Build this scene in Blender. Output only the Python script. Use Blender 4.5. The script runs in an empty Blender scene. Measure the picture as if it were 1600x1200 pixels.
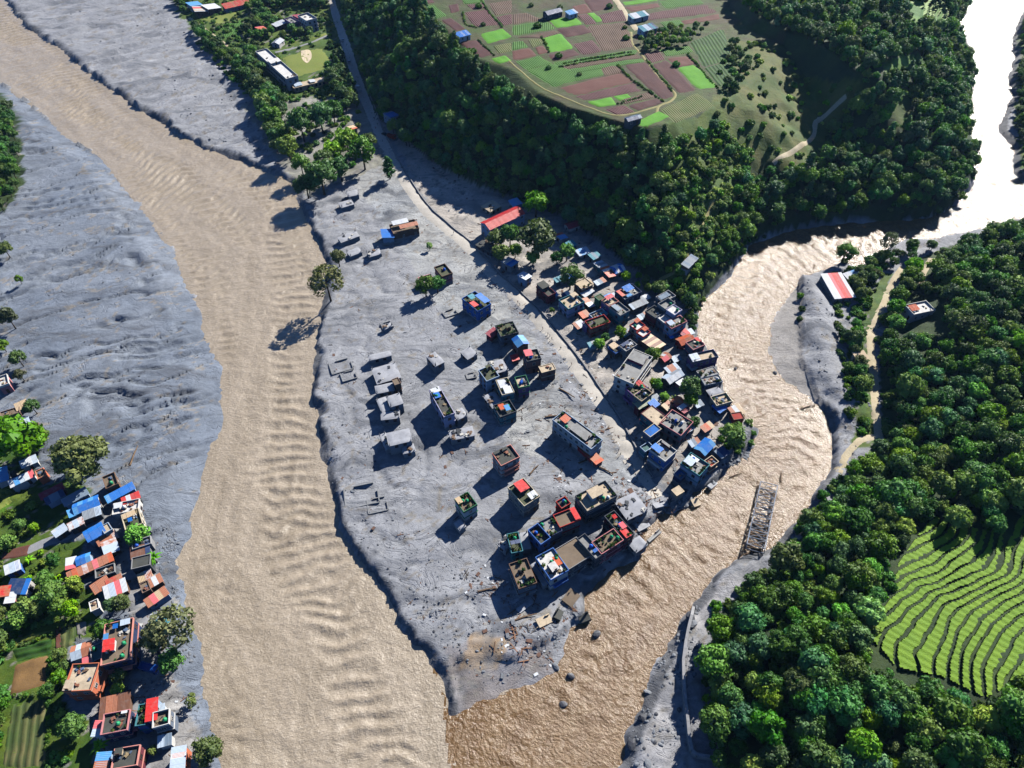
import bpy, bmesh, math, random
import numpy as np
from mathutils import Vector, Matrix
random.seed(7); RNG = np.random.default_rng(11)
S = bpy.context.scene
COL = S.collection
# ---------------------------------------------------------------- camera, sky, sun, exposure
CAMH, PITCH, F = 220.0, math.radians(48.0), 1111.0      # drone height, look-down angle, focal length in photo pixels
cam = bpy.data.objects.new('camera', bpy.data.cameras.new('camera'))
COL.objects.link(cam)
cam.location = (0, 0, CAMH)
cam.rotation_euler = (math.pi/2 - PITCH, 0, 0)
cam.data.sensor_width = 36.0
cam.data.lens = F/1600*36
cam.data.clip_start = 1.0
cam.data.clip_end = 12000
S.camera = cam
SUN_AZ, SUN_EL = math.radians(38), math.radians(35.5)
W = bpy.data.worlds.new('World'); S.world = W; W.use_nodes = True
wn = W.node_tree
sky = wn.nodes.new('ShaderNodeTexSky'); sky.sky_type = 'NISHITA'; sky.sun_disc = False
sky.sun_elevation = SUN_EL; sky.sun_rotation = SUN_AZ; sky.altitude = 2200; sky.air_density = .8; sky.dust_density = .3; sky.ozone_density = 10.0
wn.nodes['Background'].inputs['Strength'].default_value = 0.078
wn.links.new(sky.outputs[0], wn.nodes['Background'].inputs['Color'])
sun = bpy.data.objects.new('sun', bpy.data.lights.new('sun', 'SUN'))
sun.data.energy = 5.0; sun.data.angle = math.radians(0.53); sun.data.color = (1.0, 0.96, 0.89)
SD = Vector((math.sin(SUN_AZ)*math.cos(SUN_EL), math.cos(SUN_AZ)*math.cos(SUN_EL), math.sin(SUN_EL)))
sun.rotation_euler = (-SD).to_track_quat('-Z', 'Y').to_euler()
sun.location = (200, 300, 400)
COL.objects.link(sun)
S.view_settings.view_transform = 'Standard'; S.view_settings.look = 'None'
S.view_settings.exposure = 1.36; S.view_settings.gamma = 1.0; S.view_settings.use_curve_mapping = False
S.render.engine = 'CYCLES'
S.cycles.use_denoising = True
S.cycles.max_bounces = 5; S.cycles.diffuse_bounces = 0; S.cycles.glossy_bounces = 2; S.cycles.transmission_bounces = 3
S.cycles.caustics_reflective = False; S.cycles.caustics_refractive = False
# ---------------------------------------------------------------- where a photo point lies in the place
CP, SP = math.cos(PITCH), math.sin(PITCH)
def ray(px, py):
    s = (px-800)/F; t = (600-py)/F
    return np.array([s, CP+t*SP, -SP+t*CP])
def unp(px, py, z=0.0):                      # point of the level z seen at that pixel
    d = ray(px, py); k = (z-CAMH)/d[2]
    return (d[0]*k, d[1]*k)
def proj(x, y, z):
    dz = z-CAMH
    dep = y*CP - dz*SP
    up = y*SP + dz*CP
    dep = np.where(dep < 1, 1, dep)
    return 800+F*x/dep, 600-F*up/dep
def U(pts, z=0.0): return np.array([unp(a, b, z) for a, b in pts])
def pip(poly, X, Y):
    inside = np.zeros(np.shape(X), bool)
    n = len(poly); j = n-1
    for i in range(n):
        xi, yi = poly[i]; xj, yj = poly[j]
        if yi != yj:
            c = ((yi > Y) != (yj > Y)) & (X < (xj-xi)*(Y-yi)/(yj-yi)+xi)
            inside ^= c
        j = i
    return inside
def pdist(pts, X, Y, closed=False, param=False):
    best = np.full(np.shape(X), 1e9); sb = np.zeros(np.shape(X)); nb = np.zeros(np.shape(X))
    n = len(pts); acc = 0.0
    for i in range(n if closed else n-1):
        a = pts[i]; b = pts[(i+1) % n]
        dx, dy = b[0]-a[0], b[1]-a[1]; L2 = dx*dx+dy*dy+1e-9; L = math.sqrt(L2)
        t = np.clip(((X-a[0])*dx+(Y-a[1])*dy)/L2, 0, 1)
        ex = X-(a[0]+t*dx); ey = Y-(a[1]+t*dy)
        d = np.sqrt(ex*ex+ey*ey); m = d < best
        best = np.where(m, d, best)
        if param:
            sb = np.where(m, acc+t*L, sb)
            nb = np.where(m, (dx*(Y-a[1])-dy*(X-a[0]))/L, nb)
        acc += L
    return (best, sb, nb) if param else best
LAT = RNG.random((256, 256))
def vnoise(x, y, o=0):
    x = np.asarray(x, float)+o*17.3; y = np.asarray(y, float)+o*9.7
    xi = np.floor(x).astype(int); yi = np.floor(y).astype(int)
    fx = x-xi; fy = y-yi
    fx = fx*fx*fx*(fx*(fx*6-15)+10); fy = fy*fy*fy*(fy*(fy*6-15)+10)
    x0 = xi & 255; x1 = (xi+1) & 255; y0 = yi & 255; y1 = (yi+1) & 255
    return (LAT[x0, y0]*(1-fx)+LAT[x1, y0]*fx)*(1-fy)+(LAT[x0, y1]*(1-fx)+LAT[x1, y1]*fx)*fy
def fbm(x, y, o=0, n=4):
    v = 0; a = 1; t = 0
    for k in range(n):
        v = v+a*vnoise(x*2**k, y*2**k, o+k*3); t += a; a *= .5
    return v/t*2-1
def sstep(t): t = np.clip(t, 0, 1); return t*t*(3-2*t)
# ---------------------------------------------------------------- materials
def lin(c):
    return tuple((v/255/12.92 if v/255 <= .04045 else ((v/255+.055)/1.055)**2.4) for v in c)
def C(r, g, b, k=.6):
    l = lin((r, g, b)); return (l[0]*k, l[1]*k, l[2]*k)
MATS = {}
class NT:
    def __init__(s, name):
        s.m = bpy.data.materials.new(name); s.m.use_nodes = True
        s.t = s.m.node_tree; s.b = s.t.nodes['Principled BSDF']
        s.b.inputs['Specular IOR Level'].default_value = .25
    def n(s, typ, **k):
        nd = s.t.nodes.new(typ)
        for a, v in k.items():
            if a.startswith('i_'): nd.inputs[a[2:].replace('_', ' ')].default_value = v
            else: setattr(nd, a, v)
        return nd
    def l(s, a, b): s.t.links.new(a, b)
    def noise(s, vec, scale, detail=4, rough=.55):
        nd = s.n('ShaderNodeTexNoise'); nd.inputs['Scale'].default_value = scale
        nd.inputs['Detail'].default_value = detail; nd.inputs['Roughness'].default_value = rough
        if vec is not None: s.l(vec, nd.inputs['Vector'])
        return nd.outputs['Fac']
    def ramp(s, fac, stops):
        nd = s.n('ShaderNodeValToRGB'); el = nd.color_ramp.elements
        while len(el) < len(stops): el.new(.5)
        for e, (p, c) in zip(el, stops):
            e.position = p; e.color = (tuple(c)[:3]+(1,)) if isinstance(c, tuple) else (c, c, c, 1)
        s.l(fac, nd.inputs['Fac']); return nd.outputs['Color']
    def mix(s, fac, a, b, mode='MIX'):
        nd = s.n('ShaderNodeMix', data_type='RGBA', blend_type=mode)
        for ix, v in ((0, fac), (6, a), (7, b)):
            if hasattr(v, 'is_output'): s.l(v, nd.inputs[ix])
            elif ix == 0: nd.inputs[0].default_value = v
            else: nd.inputs[ix].default_value = (tuple(v)+(1,))[:4] if isinstance(v, tuple) else (v, v, v, 1)
        return nd.outputs[2]
    def pos(s): return s.n('ShaderNodeNewGeometry').outputs['Position']
    def math(s, op, a, b=None):
        nd = s.n('ShaderNodeMath', operation=op)
        for i, v in enumerate((a, b)):
            if v is None: continue
            if hasattr(v, 'is_output'): s.l(v, nd.inputs[i])
            else: nd.inputs[i].default_value = v
        return nd.outputs[0]
    def bump(s, h, strength=.5, dist=.1, prev=None):
        nd = s.n('ShaderNodeBump'); nd.inputs['Strength'].default_value = strength; nd.inputs['Distance'].default_value = dist
        s.l(h, nd.inputs['Height'])
        if prev is not None: s.l(prev, nd.inputs['Normal'])
        return nd.outputs['Normal']
    def scalev(s, vec, sc, rot=0):
        nd = s.n('ShaderNodeMapping'); nd.inputs['Scale'].default_value = sc; nd.inputs['Rotation'].default_value = (0, 0, rot)
        s.l(vec, nd.inputs['Vector']); return nd.outputs['Vector']
    def done(s, col, rough=.8, normal=None, metal=0):
        if hasattr(col, 'is_output'): s.l(col, s.b.inputs['Base Color'])
        else: s.b.inputs['Base Color'].default_value = tuple(col)+(1,)
        if hasattr(rough, 'is_output'): s.l(rough, s.b.inputs['Roughness'])
        else: s.b.inputs['Roughness'].default_value = rough
        s.b.inputs['Metallic'].default_value = metal
        if normal is not None: s.l(normal, s.b.inputs['Normal'])
        return s.m
def plaster(col, stain=.35, mud=0.0):        # painted or bare wall, weathered; mud = height of the flood's tide mark
    key = ('pl', mud)+tuple(round(c, 4) for c in col)+(stain,)
    if key not in MATS:
        t = NT('plaster'); p = t.pos()
        n1 = t.noise(p, .45, 5, .65); n2 = t.noise(t.scalev(p, (2.2, 2.2, .25)), 1.0, 4)
        c = t.mix(t.ramp(n1, [(.3, 0.0), (.75, stain)]), tuple(col), tuple(v*.55+.01 for v in col))
        c = t.mix(t.ramp(n2, [(.45, 0.0), (.8, stain*.8)]), c, (.10, .095, .09))
        if mud:
            oc = t.n('ShaderNodeTexCoord').outputs['Object']; sx = t.n('ShaderNodeSeparateXYZ'); t.l(oc, sx.inputs[0])
            lv = t.math('ADD', sx.outputs[2], t.math('MULTIPLY', t.noise(oc, .8, 4), 1.6))
            c = t.mix(t.ramp(t.math('MULTIPLY', lv, .2), [(.2*(mud+.55), .92), (.2*(mud+1.0), 0.0)]), c, C(158, 158, 160, .5))
        MATS[key] = t.done(c, .85)
    return MATS[key]
def brick(col=(.2, .085, .06)):
    key = ('br',)+tuple(col)
    if key not in MATS:
        t = NT('brick'); p = t.n('ShaderNodeTexCoord').outputs['Object']
        nz = t.noise(p, .6, 5, .7); n2 = t.noise(p, 6, 2)
        c = t.mix(t.ramp(nz, [(.35, 0.0), (.7, .6)]), tuple(col), tuple(v*.6+.03 for v in col))
        c = t.mix(t.ramp(n2, [(.4, 0.0), (.7, .35)]), c, (.22, .17, .14))
        MATS[key] = t.done(c, .9, t.bump(n2, .3, .05))
    return MATS[key]
def concrete(col=(.2, .2, .2), wet=.4):      # roof slab with stains, puddles of mud, moss
    key = ('co', wet)+tuple(round(c, 4) for c in col)
    if key not in MATS:
        t = NT('concrete'); p = t.pos()
        n1 = t.noise(p, .35, 6, .7); n2 = t.noise(p, 1.3, 4, .6)
        c = t.mix(t.ramp(n1, [(.35, 0.0), (.7, 1.0)]), tuple(v*(1-wet*.6) for v in col), tuple(v*1.15 for v in col))
        c = t.mix(t.ramp(n2, [(.5, 0.0), (.75, wet)]), c, (.07, .06, .045))
        MATS[key] = t.done(c, .85, t.bump(n2, .3, .08))
    return MATS[key]
def tin(col, rust=0.0):
    key = ('ti', rust)+tuple(round(c, 4) for c in col)
    if key not in MATS:
        t = NT('tin_sheet'); p = t.pos()
        n1 = t.noise(p, .5, 5, .7); n2 = t.noise(t.scalev(p, (1, 1, 1)), 2.3, 3)
        c = t.mix(t.ramp(n2, [(.35, 0.0), (.8, .35)]), tuple(col), tuple(v*.6+.02 for v in col))
        if rust > 0:
            c = t.mix(t.ramp(n1, [(max(.0, .62-rust*.5), 0.0), (min(1, .78-rust*.4), 1.0)]), c, t.mix(n2, (.22, .065, .03), (.33, .15, .09)))
        else:
            c = t.mix(t.ramp(n1, [(.5, 0.0), (.85, .5)]), c, (.2, .19, .18))
        MATS[key] = t.done(c, .5, None, .0)
    return MATS[key]
def plain(name, col, rough=.7, var=.25, scale=1.0, metal=0):
    key = (name,)+tuple(round(c, 4) for c in col)
    if key not in MATS:
        t = NT(name); n = t.noise(t.pos(), scale, 4, .6)
        c = t.mix(t.ramp(n, [(.3, 0.0), (.75, 1.0)]), tuple(v*(1-var) for v in col), tuple(v*(1+var) for v in col))
        MATS[key] = t.done(c, rough, None, metal)
    return MATS[key]
def leafmat(name, a, b, trans=.25):
    if name not in MATS:
        t = NT(name); oi = t.n('ShaderNodeObjectInfo').outputs['Random']
        at = t.n('ShaderNodeAttribute', attribute_name='v').outputs['Fac']
        c = t.mix(at, tuple(a), tuple(b))
        hs = t.n('ShaderNodeHueSaturation'); t.l(c, hs.inputs['Color'])
        t.l(t.math('ADD', t.math('MULTIPLY', oi, .075), .455), hs.inputs['Hue'])
        t.l(t.math('ADD', t.math('MULTIPLY', t.math('FRACT', t.math('MULTIPLY', oi, 7.31)), .75), .62), hs.inputs['Value'])
        t.l(t.math('ADD', t.math('MULTIPLY', t.math('FRACT', t.math('MULTIPLY', oi, 3.7)), .3), .78), hs.inputs['Saturation'])
        t.done(hs.outputs['Color'], .6)
        tr = t.n('ShaderNodeBsdfTranslucent'); t.l(t.mix(1.0, hs.outputs['Color'], (1.0, 1.15, .45), 'MULTIPLY'), tr.inputs['Color'])
        mx = t.n('ShaderNodeMixShader'); mx.inputs[0].default_value = trans
        t.l(t.b.outputs[0], mx.inputs[1]); t.l(tr.outputs[0], mx.inputs[2])
        t.l(mx.outputs[0], t.t.nodes['Material Output'].inputs['Surface'])
        MATS[name] = t.m
    return MATS[name]
# ---------------------------------------------------------------- object helpers
def tag(o, label=None, cat=None, group=None, kind=None):
    if label: o['label'] = label
    if cat: o['category'] = cat
    if group: o['group'] = group
    if kind: o['kind'] = kind
    return o
def link(o, parent=None):
    COL.objects.link(o)
    if parent is not None: o.parent = parent
    return o
def empty(name, loc, rz=0):
    o = bpy.data.objects.new(name, None); o.empty_display_size = .5
    o.location = loc; o.rotation_euler = (0, 0, rz); return link(o)
def mobj(name, me, parent=None, loc=(0, 0, 0), rot=(0, 0, 0), sc=(1, 1, 1)):
    o = bpy.data.objects.new(name, me); o.location = loc; o.rotation_euler = rot; o.scale = sc
    return link(o, parent)
def mesh(name, V, Fc, mats=(), midx=None, smooth=False):
    me = bpy.data.meshes.new(name)
    me.from_pydata([tuple(map(float, v)) for v in V], [], [tuple(map(int, f)) for f in Fc])
    for m in mats: me.materials.append(m)
    if midx is not None: me.polygons.foreach_set('material_index', np.asarray(midx, np.int32))
    if smooth: me.polygons.foreach_set('use_smooth', np.ones(len(me.polygons), bool))
    me.update(); return me
def gridmesh(name, V, nu, nv, mats=(), keep=None, smooth=True):
    """V (nu*nv,3) as rows of nv; fast quads"""
    i, j = np.meshgrid(np.arange(nu-1), np.arange(nv-1), indexing='ij')
    a = (i*nv+j).ravel()
    Q = np.stack([a, a+nv, a+nv+1, a+1], 1)
    if keep is not None: Q = Q[keep.ravel()]
    used = np.unique(Q); remap = np.zeros(nu*nv, np.int64); remap[used] = np.arange(len(used))
    Q = remap[Q]; V = V[used]
    me = bpy.data.meshes.new(name)
    me.vertices.add(len(V)); me.vertices.foreach_set('co', V.astype(np.float32).ravel())
    me.loops.add(Q.size); me.loops.foreach_set('vertex_index', Q.astype(np.int32).ravel())
    me.polygons.add(len(Q)); me.polygons.foreach_set('loop_start', np.arange(0, Q.size, 4, dtype=np.int32))
    me.polygons.foreach_set('loop_total', np.full(len(Q), 4, np.int32))
    me.update(calc_edges=True); me.validate()
    if smooth: me.polygons.foreach_set('use_smooth', np.ones(len(me.polygons), bool))
    for m in mats: me.materials.append(m)
    return me, used
class MB:                                    # collects boxes, bars, tubes into one mesh
    def __init__(s): s.V = []; s.F = []; s.M = []
    def add(s, V, Fc, m=0):
        b = len(s.V); s.V += [tuple(v) for v in V]; s.F += [tuple(b+i for i in f) for f in Fc]; s.M += [m]*len(Fc)
    def box(s, c, d, m=0, rz=0):
        x, y, z = d[0]/2, d[1]/2, d[2]/2; ca, sa = math.cos(rz), math.sin(rz)
        V = []
        for k in (-z, z):
            for (a, b) in ((-x, -y), (x, -y), (x, y), (-x, y)):
                V.append((c[0]+a*ca-b*sa, c[1]+a*sa+b*ca, c[2]+k))
        s.add(V, [(0, 3, 2, 1), (4, 5, 6, 7), (0, 1, 5, 4), (1, 2, 6, 5), (2, 3, 7, 6), (3, 0, 4, 7)], m)
    def bar(s, a, b, t, m=0, t2=None):
        a = Vector(a); b = Vector(b); d = (b-a)
        if d.length < 1e-5: return
        d.normalize(); up = Vector((0, 0, 1)) if abs(d.z) < .95 else Vector((1, 0, 0))
        x = d.cross(up).normalized(); y = x.cross(d); t2 = t if t2 is None else t2
        V = [a-x*t-y*t, a+x*t-y*t, a+x*t+y*t, a-x*t+y*t, b-x*t2-y*t2, b+x*t2-y*t2, b+x*t2+y*t2, b-x*t2+y*t2]
        s.add([tuple(v) for v in V], [(0, 1, 2, 3), (7, 6, 5, 4), (0, 4, 5, 1), (1, 5, 6, 2), (2, 6, 7, 3), (3, 7, 4, 0)], m)
    def tube(s, pts, rad, n=6, m=0):
        rings = []
        for i, p in enumerate(pts):
            p = Vector(p); q = Vector(pts[min(i+1, len(pts)-1)])-Vector(pts[max(i-1, 0)])
            q.normalize(); up = Vector((1, 0, 0)) if abs(q.x) < .9 else Vector((0, 1, 0))
            x = q.cross(up).normalized(); y = x.cross(q)
            rings.append([p+(x*math.cos(2*math.pi*k/n)+y*math.sin(2*math.pi*k/n))*rad[i] for k in range(n)])
        V = [tuple(v) for r in rings for v in r]; Fc = []
        for i in range(len(pts)-1):
            for k in range(n):
                Fc.append((i*n+k, i*n+(k+1) % n, (i+1)*n+(k+1) % n, (i+1)*n+k))
        Fc.append(tuple(range(n))[::-1]); Fc.append(tuple((len(pts)-1)*n+k for k in range(n)))
        s.add(V, Fc, m)
    def mesh(s, name, mats, smooth=False): return mesh(name, s.V, s.F, mats, s.M, smooth)
    def obj(s, name, mats, parent=None, **k):
        return mobj(name, s.mesh(name, mats if isinstance(mats, (list, tuple)) else [mats]), parent, **k)
# ---------------------------------------------------------------- the lie of the land
ZW = -2.6
LB = [(-120, 10), (-60, 62), (0, 125), (45, 160), (110, 215), (160, 245), (190, 280), (225, 325), (262, 375), (285, 410), (300, 455), (318, 500), (335, 540), (350, 580), (354, 615), (350, 650), (340, 690), (325, 730), (318, 770), (312, 800), (300, 830), (285, 870), (284, 900), (300, 950), (318, 1010), (325, 1060), (335, 1110), (345, 1150), (358, 1200), (380, 1330)]
RB = [(-60, -110), (-20, -55), (10, 0), (27, 25), (45, 48), (85, 70), (125, 105), (165, 135), (205, 165), (245, 190), (285, 215), (320, 232), (360, 248), (400, 262), (440, 276), (462, 303), (475, 335), (490, 365), (500, 390), (505, 415), (505, 440), (503, 470), (497, 510), (490, 550), (485, 590), (485, 620), (493, 650), (498, 690), (498, 720), (510, 760), (525, 800), (545, 845), (570, 885), (600, 925), (615, 965), (635, 990), (655, 1020), (670, 1045), (685, 1070), (690, 1090), (692, 1128)]
TB = [(692, 1128), (720, 1120), (760, 1095), (800, 1083), (835, 1078), (870, 1050), (890, 1020), (897, 990), (912, 975), (917, 950), (920, 930), (960, 897), (995, 870), (1012, 835), (1040, 803), (1080, 783), (1120, 752), (1150, 727), (1175, 697), (1182, 672), (1168, 652), (1150, 640), (1137, 625), (1127, 590), (1120, 560), (1107, 545), (1092, 525), (1089, 500), (1095, 480), (1105, 465), (1120, 450), (1140, 430), (1155, 405), (1170, 385), (1200, 372), (1240, 360), (1290, 352), (1340, 347), (1400, 347), (1450, 342), (1480, 332), (1500, 312), (1520, 285), (1525, 250), (1515, 215), (1505, 190), (1515, 150), (1520, 110), (1510, 70), (1493, 40), (1510, 20), (1515, 0), (1535, -60), (1550, -110)]
QB = [(935, 1330), (960, 1200), (975, 1160), (1000, 1100), (1020, 1050), (1045, 1000), (1065, 960), (1085, 935), (1110, 910), (1135, 885), (1165, 862), (1200, 850), (1225, 830), (1255, 795), (1285, 760), (1295, 730), (1298, 690), (1290, 655), (1275, 635), (1250, 615), (1220, 600), (1200, 570), (1195, 530), (1205, 490), (1225, 460), (1250, 435), (1285, 425), (1310, 410), (1345, 415), (1370, 395), (1400, 380), (1450, 375), (1500, 365), (1550, 352), (1600, 340), (1630, 325), (1600, 290), (1580, 270), (1580, 230), (1560, 205), (1562, 185), (1580, 150), (1572, 125), (1582, 95), (1578, 60), (1600, 10), (1640, -60), (1670, -110)]
wLB, wRB, wTB, wQB = (U(p, ZW) for p in (LB, RB, TB, QB))
def extrap(a, b, L): d = np.array(b)-np.array(a); return np.array(b)+d/np.linalg.norm(d)*L
nL = np.vstack([[extrap(wLB[1], wLB[0], 700)], wLB, [extrap(wLB[-2], wLB[-1], 60)]])
nR = np.vstack([[extrap(wRB[1], wRB[0], 700)], wRB])
nT = np.vstack([wTB, [extrap(wTB[-2], wTB[-1], 700)]])
nQ = np.vstack([[extrap(wQB[1], wQB[0], 60)], wQB, [extrap(wQB[-2], wQB[-1], 700)]])
jn = U([(697, 1180), (715, 1330)], ZW); jn = np.vstack([jn, [extrap(jn[0], jn[1], 60)]])
POLY_L = np.vstack([nL, jn[::-1], nR[::-1]])
POLY_R = np.vstack([jn[::-1], nT, nQ[::-1]])
POLY_ALL = (POLY_L, POLY_R)
# wooded scarp and the field terrace above it
EDGE = [(625, -90), (642, -40), (655, 0), (690, 40), (722, 66), (735, 88), (775, 100), (805, 112), (845, 148), (885, 168), (960, 190), (1000, 200), (1055, 192), (1105, 172), (1150, 150), (1190, 110), (1230, 60), (1240, -40), (1245, -90)]
wE = U(EDGE, 40); wE = np.vstack([[wE[0]+(-100, 900)], wE, [wE[-1]+(100, 900)]])
FOOT = [(485, -110), (500, -60), (520, 0), (535, 60), (560, 130), (582, 180), (625, 212), (690, 262), (750, 292), (815, 312), (860, 330), (920, 365), (965, 402), (1005, 432), (1045, 458), (1075, 480)]
k0 = TB.index((1089, 500))
wF = np.vstack([U(FOOT, 0), nT[k0:]]); wF = np.vstack([[wF[0]+(-120, 900)], wF, [wF[-1]+(100, 600)]])
E2 = [(1100, -100), (1120, -60), (1180, 25), (1262, 60), (1300, 82), (1345, 116), (1375, 120), (1430, 60), (1450, -60), (1455, -100)]
wE2 = U(E2, 58)
RF = [(1180, 1330), (1130, 1200), (1110, 1100), (1105, 1020), (1125, 960), (1180, 905), (1240, 850), (1300, 790), (1335, 740), (1378, 692), (1376, 640), (1374, 580), (1374, 540), (1396, 470), (1416, 430), (1440, 402), (1500, 378), (1560, 362), (1600, 352), (1660, 330)]
wRF = U(RF, 0)
polyRF = np.vstack([wRF, [(3000, wRF[-1][1]+100), (3000, -900), (wRF[0][0]+30, -900)]])
AX = np.concatenate([[-3000, -2000, -1200, -800, -600], np.arange(-470, -300, 3.0), np.arange(-300, 330, 1.2), np.arange(330, 480, 3.0), [520, 620, 800, 1200, 2000, 3000]])
AY = np.concatenate([[-2000, -800, -300, -120, -50, 0], np.arange(30, 260, 1.05), np.arange(260, 420, 1.5), np.arange(420, 700, 2.4), [720, 780, 900, 1200, 1800, 3000, 4500]])
GX, GY = np.meshgrid(AX, AY, indexing='ij')
PX0, PY0 = proj(GX, GY, np.zeros_like(GX))
inR = pip(POLY_L, GX, GY) | pip(POLY_R, GX, GY)
dR = np.minimum.reduce([pdist(p, GX, GY) for p in (nL, nR, nT, nQ)])
sd = np.where(inR, -dR, dR)
sdj = sd+fbm(GX/9, GY/9, 1, 3)*2.6*np.exp(-np.abs(sd)/8)+fbm(GX/3, GY/3, 6, 2)*.8*np.exp(-np.abs(sd)/5)
inE = pip(wE, GX, GY); inF = pip(wF, GX, GY); dF = pdist(wF, GX, GY); dE = pdist(wE, GX, GY)
r = dF/(dF+dE+1e-6)
slope_n = fbm(GX/38, GY/38, 5, 4)
hF = np.where(inE, 40.0, 40*np.power(r, .85)+slope_n*9*np.sin(np.pi*np.clip(r, 0, 1)))
hF = np.where(inF | inE, hF, 0)
wE2 = U(E2, 46)
inE2 = pip(wE2, GX, GY); dE2 = pdist(wE2, GX, GY)
h2 = 46-(1.25-.75*sstep((PX0-1330)/140))*np.where(inE2, 0, dE2)+fbm(GX/25, GY/25, 9)*1.5
hF = np.where(inF, np.maximum(hF, h2), hF)
hF = np.where(inE, np.maximum(hF, 40.0), np.minimum(hF, 1+dF*(.92+.25*slope_n)))
inRH = pip(polyRF, GX, GY); dRF = pdist(wRF, GX, GY)
hRs = 42*(1-np.exp(-dRF/135))
hRn = fbm(GX/42, GY/42, 21, 4)*5*np.clip(dRF/30, 0, 1)
hRH = np.where(inRH, hRs+hRn*.6, 0)
base = np.where(inF | inE, hF, np.where(inRH, hRH, 0.0))
flat = ~(inF | inE | inRH)
# flood mud: rills running down to the river on the far flats, lobes and scars on the town side
def ruv(a, b):
    p = U([a, b]); d = p[1]-p[0]; d /= np.linalg.norm(d); return d
leftside = pip(np.array(LB[::-1]+[(-900, 1330), (-900, -200)]), PX0, PY0)
d1 = ruv((100, 560), (330, 490)); u1 = GX*d1[0]+GY*d1[1]; v1 = -GX*d1[1]+GY*d1[0]
rill = np.abs(fbm(u1/60, v1/7, 31, 4)); rill2 = fbm(u1/26, v1/3.2, 35, 3)
rill = np.abs(fbm((u1+fbm(GX/30, GY/30, 33, 3)*16)/55, (v1+fbm(GX/24, GY/24, 34, 3)*9)/9, 31, 4))
mud_l = -np.exp(-(rill/.07)**2)*1.9*np.clip((.3+vnoise(u1/50, v1/20, 37))*1.2, 0, 1)+rill2*.2+fbm(u1/40, v1/16, 38, 3)*.9
upper = pip(np.array([(20, -80), (300, -80), (300, 40), (420, 240), (470, 320), (300, 225), (30, 30)]), PX0, PY0)
d2 = ruv((110, 50), (260, 10)); u2 = GX*d2[0]+GY*d2[1]; v2 = -GX*d2[1]+GY*d2[0]
mud_u = fbm(u2/45, v2/7, 41, 4)*2.4+fbm(u2/12, v2/3, 45, 3)*1.1-.4
wx = GX+fbm(GX/14, GY/14, 51)*6; wy = GY+fbm(GX/14, GY/14, 57)*6
mud_c = fbm(wx/22, wy/12, 61, 4)*.8-np.exp(-(fbm(wx/30, wy/14, 66, 3)/.045)**2)*.75+fbm(GX/4, GY/4, 70, 3)*.26*np.clip(fbm(GX/25, GY/25, 72, 2)*2+.6, .2, 1.6)
mud_c = mud_c+np.exp(-np.clip(sd, 0, None)/14)*(fbm(GX/6, GY/6, 77, 3)*.9)
base = base+np.where(flat, np.where(leftside, mud_l, np.where(upper, mud_u, mud_c)), fbm(GX/5, GY/5, 80, 3)*.35)
def bump_at(px, py, rx, ry, h, rot=0):
    global base
    c = unp(px, py); ca, sa = math.cos(rot), math.sin(rot)
    x = GX-c[0]; y = GY-c[1]; a = (x*ca+y*sa)/rx; b = (-x*sa+y*ca)/ry
    base = base+h*sstep(1.25-np.sqrt(a*a+b*b))
bump_at(1276, 475, 7, 22, 2.6, .06); bump_at(1282, 530, 8, 17, 3.0, 0); bump_at(1308, 600, 8, 20, 2.4, .3)
bump_at(1325, 650, 8, 9, 1.8); bump_at(990, 790, 9, 8, 1.8); bump_at(880, 770, 9, 6, .9); bump_at(835, 1005, 14, 10, 1.0)
bump_at(1075, 1000, 5, 30, 1.5, -.1); bump_at(1010, 1170, 8, 14, 1.2)
bw = 1.6+5.5*np.clip(fbm(GX/16, GY/16, 8, 3)*1.8+.15, 0, 1)
bw = np.where(leftside, 13.0, bw)
for pg, v in (([(660, 1040), (720, 1030), (800, 1030), (880, 985), (900, 960), (940, 980), (880, 1100), (690, 1150)], 14.0),
              ([(930, 1330), (1060, 900), (1120, 900), (1100, 1330)], 5.0),
              ([(1185, 420), (1252, 420), (1252, 560), (1290, 640), (1200, 640)], 22.0),
              ([(1560, 0), (1640, 0), (1640, 290), (1560, 290)], 6.0),
              ([(640, 1000), (700, 1000), (720, 1140), (680, 1140)], 5.0)):
    bw = np.where(pip(np.array(pg, float), PX0, PY0), v, bw)
f = np.clip(sdj/bw, 0, 1); f = np.where(bw > 10, f, sstep(f))
GZ = np.where(sdj > 0, (ZW-.25)+(base-(ZW-.25))*f, ZW-.25-2.2*np.clip(-sdj/3, 0, 1))
far = (GX < -480) | (GX > 500) | (GY > 730)
def hz(x, y):
    x = np.clip(np.asarray(x, float), AX[0]+1e-3, AX[-1]-1e-3); y = np.clip(np.asarray(y, float), AY[0]+1e-3, AY[-1]-1e-3)
    i = np.searchsorted(AX, x, 'right')-1; j = np.searchsorted(AY, y, 'right')-1
    a = (x-AX[i])/(AX[i+1]-AX[i]); b = (y-AY[j])/(AY[j+1]-AY[j])
    return (GZ[i, j]*(1-a)+GZ[i+1, j]*a)*(1-b)+(GZ[i, j+1]*(1-a)+GZ[i+1, j+1]*a)*b
def gp(px, py, up=0.0):                      # ground point under a photo point
    d = ray(px, py); zs = np.arange(90, -7, -.35); k = (zs-CAMH)/d[2]
    x, y = d[0]*k, d[1]*k; g = hz(x, y)+up
    m = np.nonzero(zs <= g)[0]; q = m[0] if len(m) else len(zs)-1
    if q > 0:
        e0 = zs[q-1]-g[q-1]; e1 = zs[q]-g[q]; w = e0/(e0-e1) if e0 != e1 else 0
        return (x[q-1]+(x[q]-x[q-1])*w, y[q-1]+(y[q]-y[q-1])*w)
    return (x[q], y[q])
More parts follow.
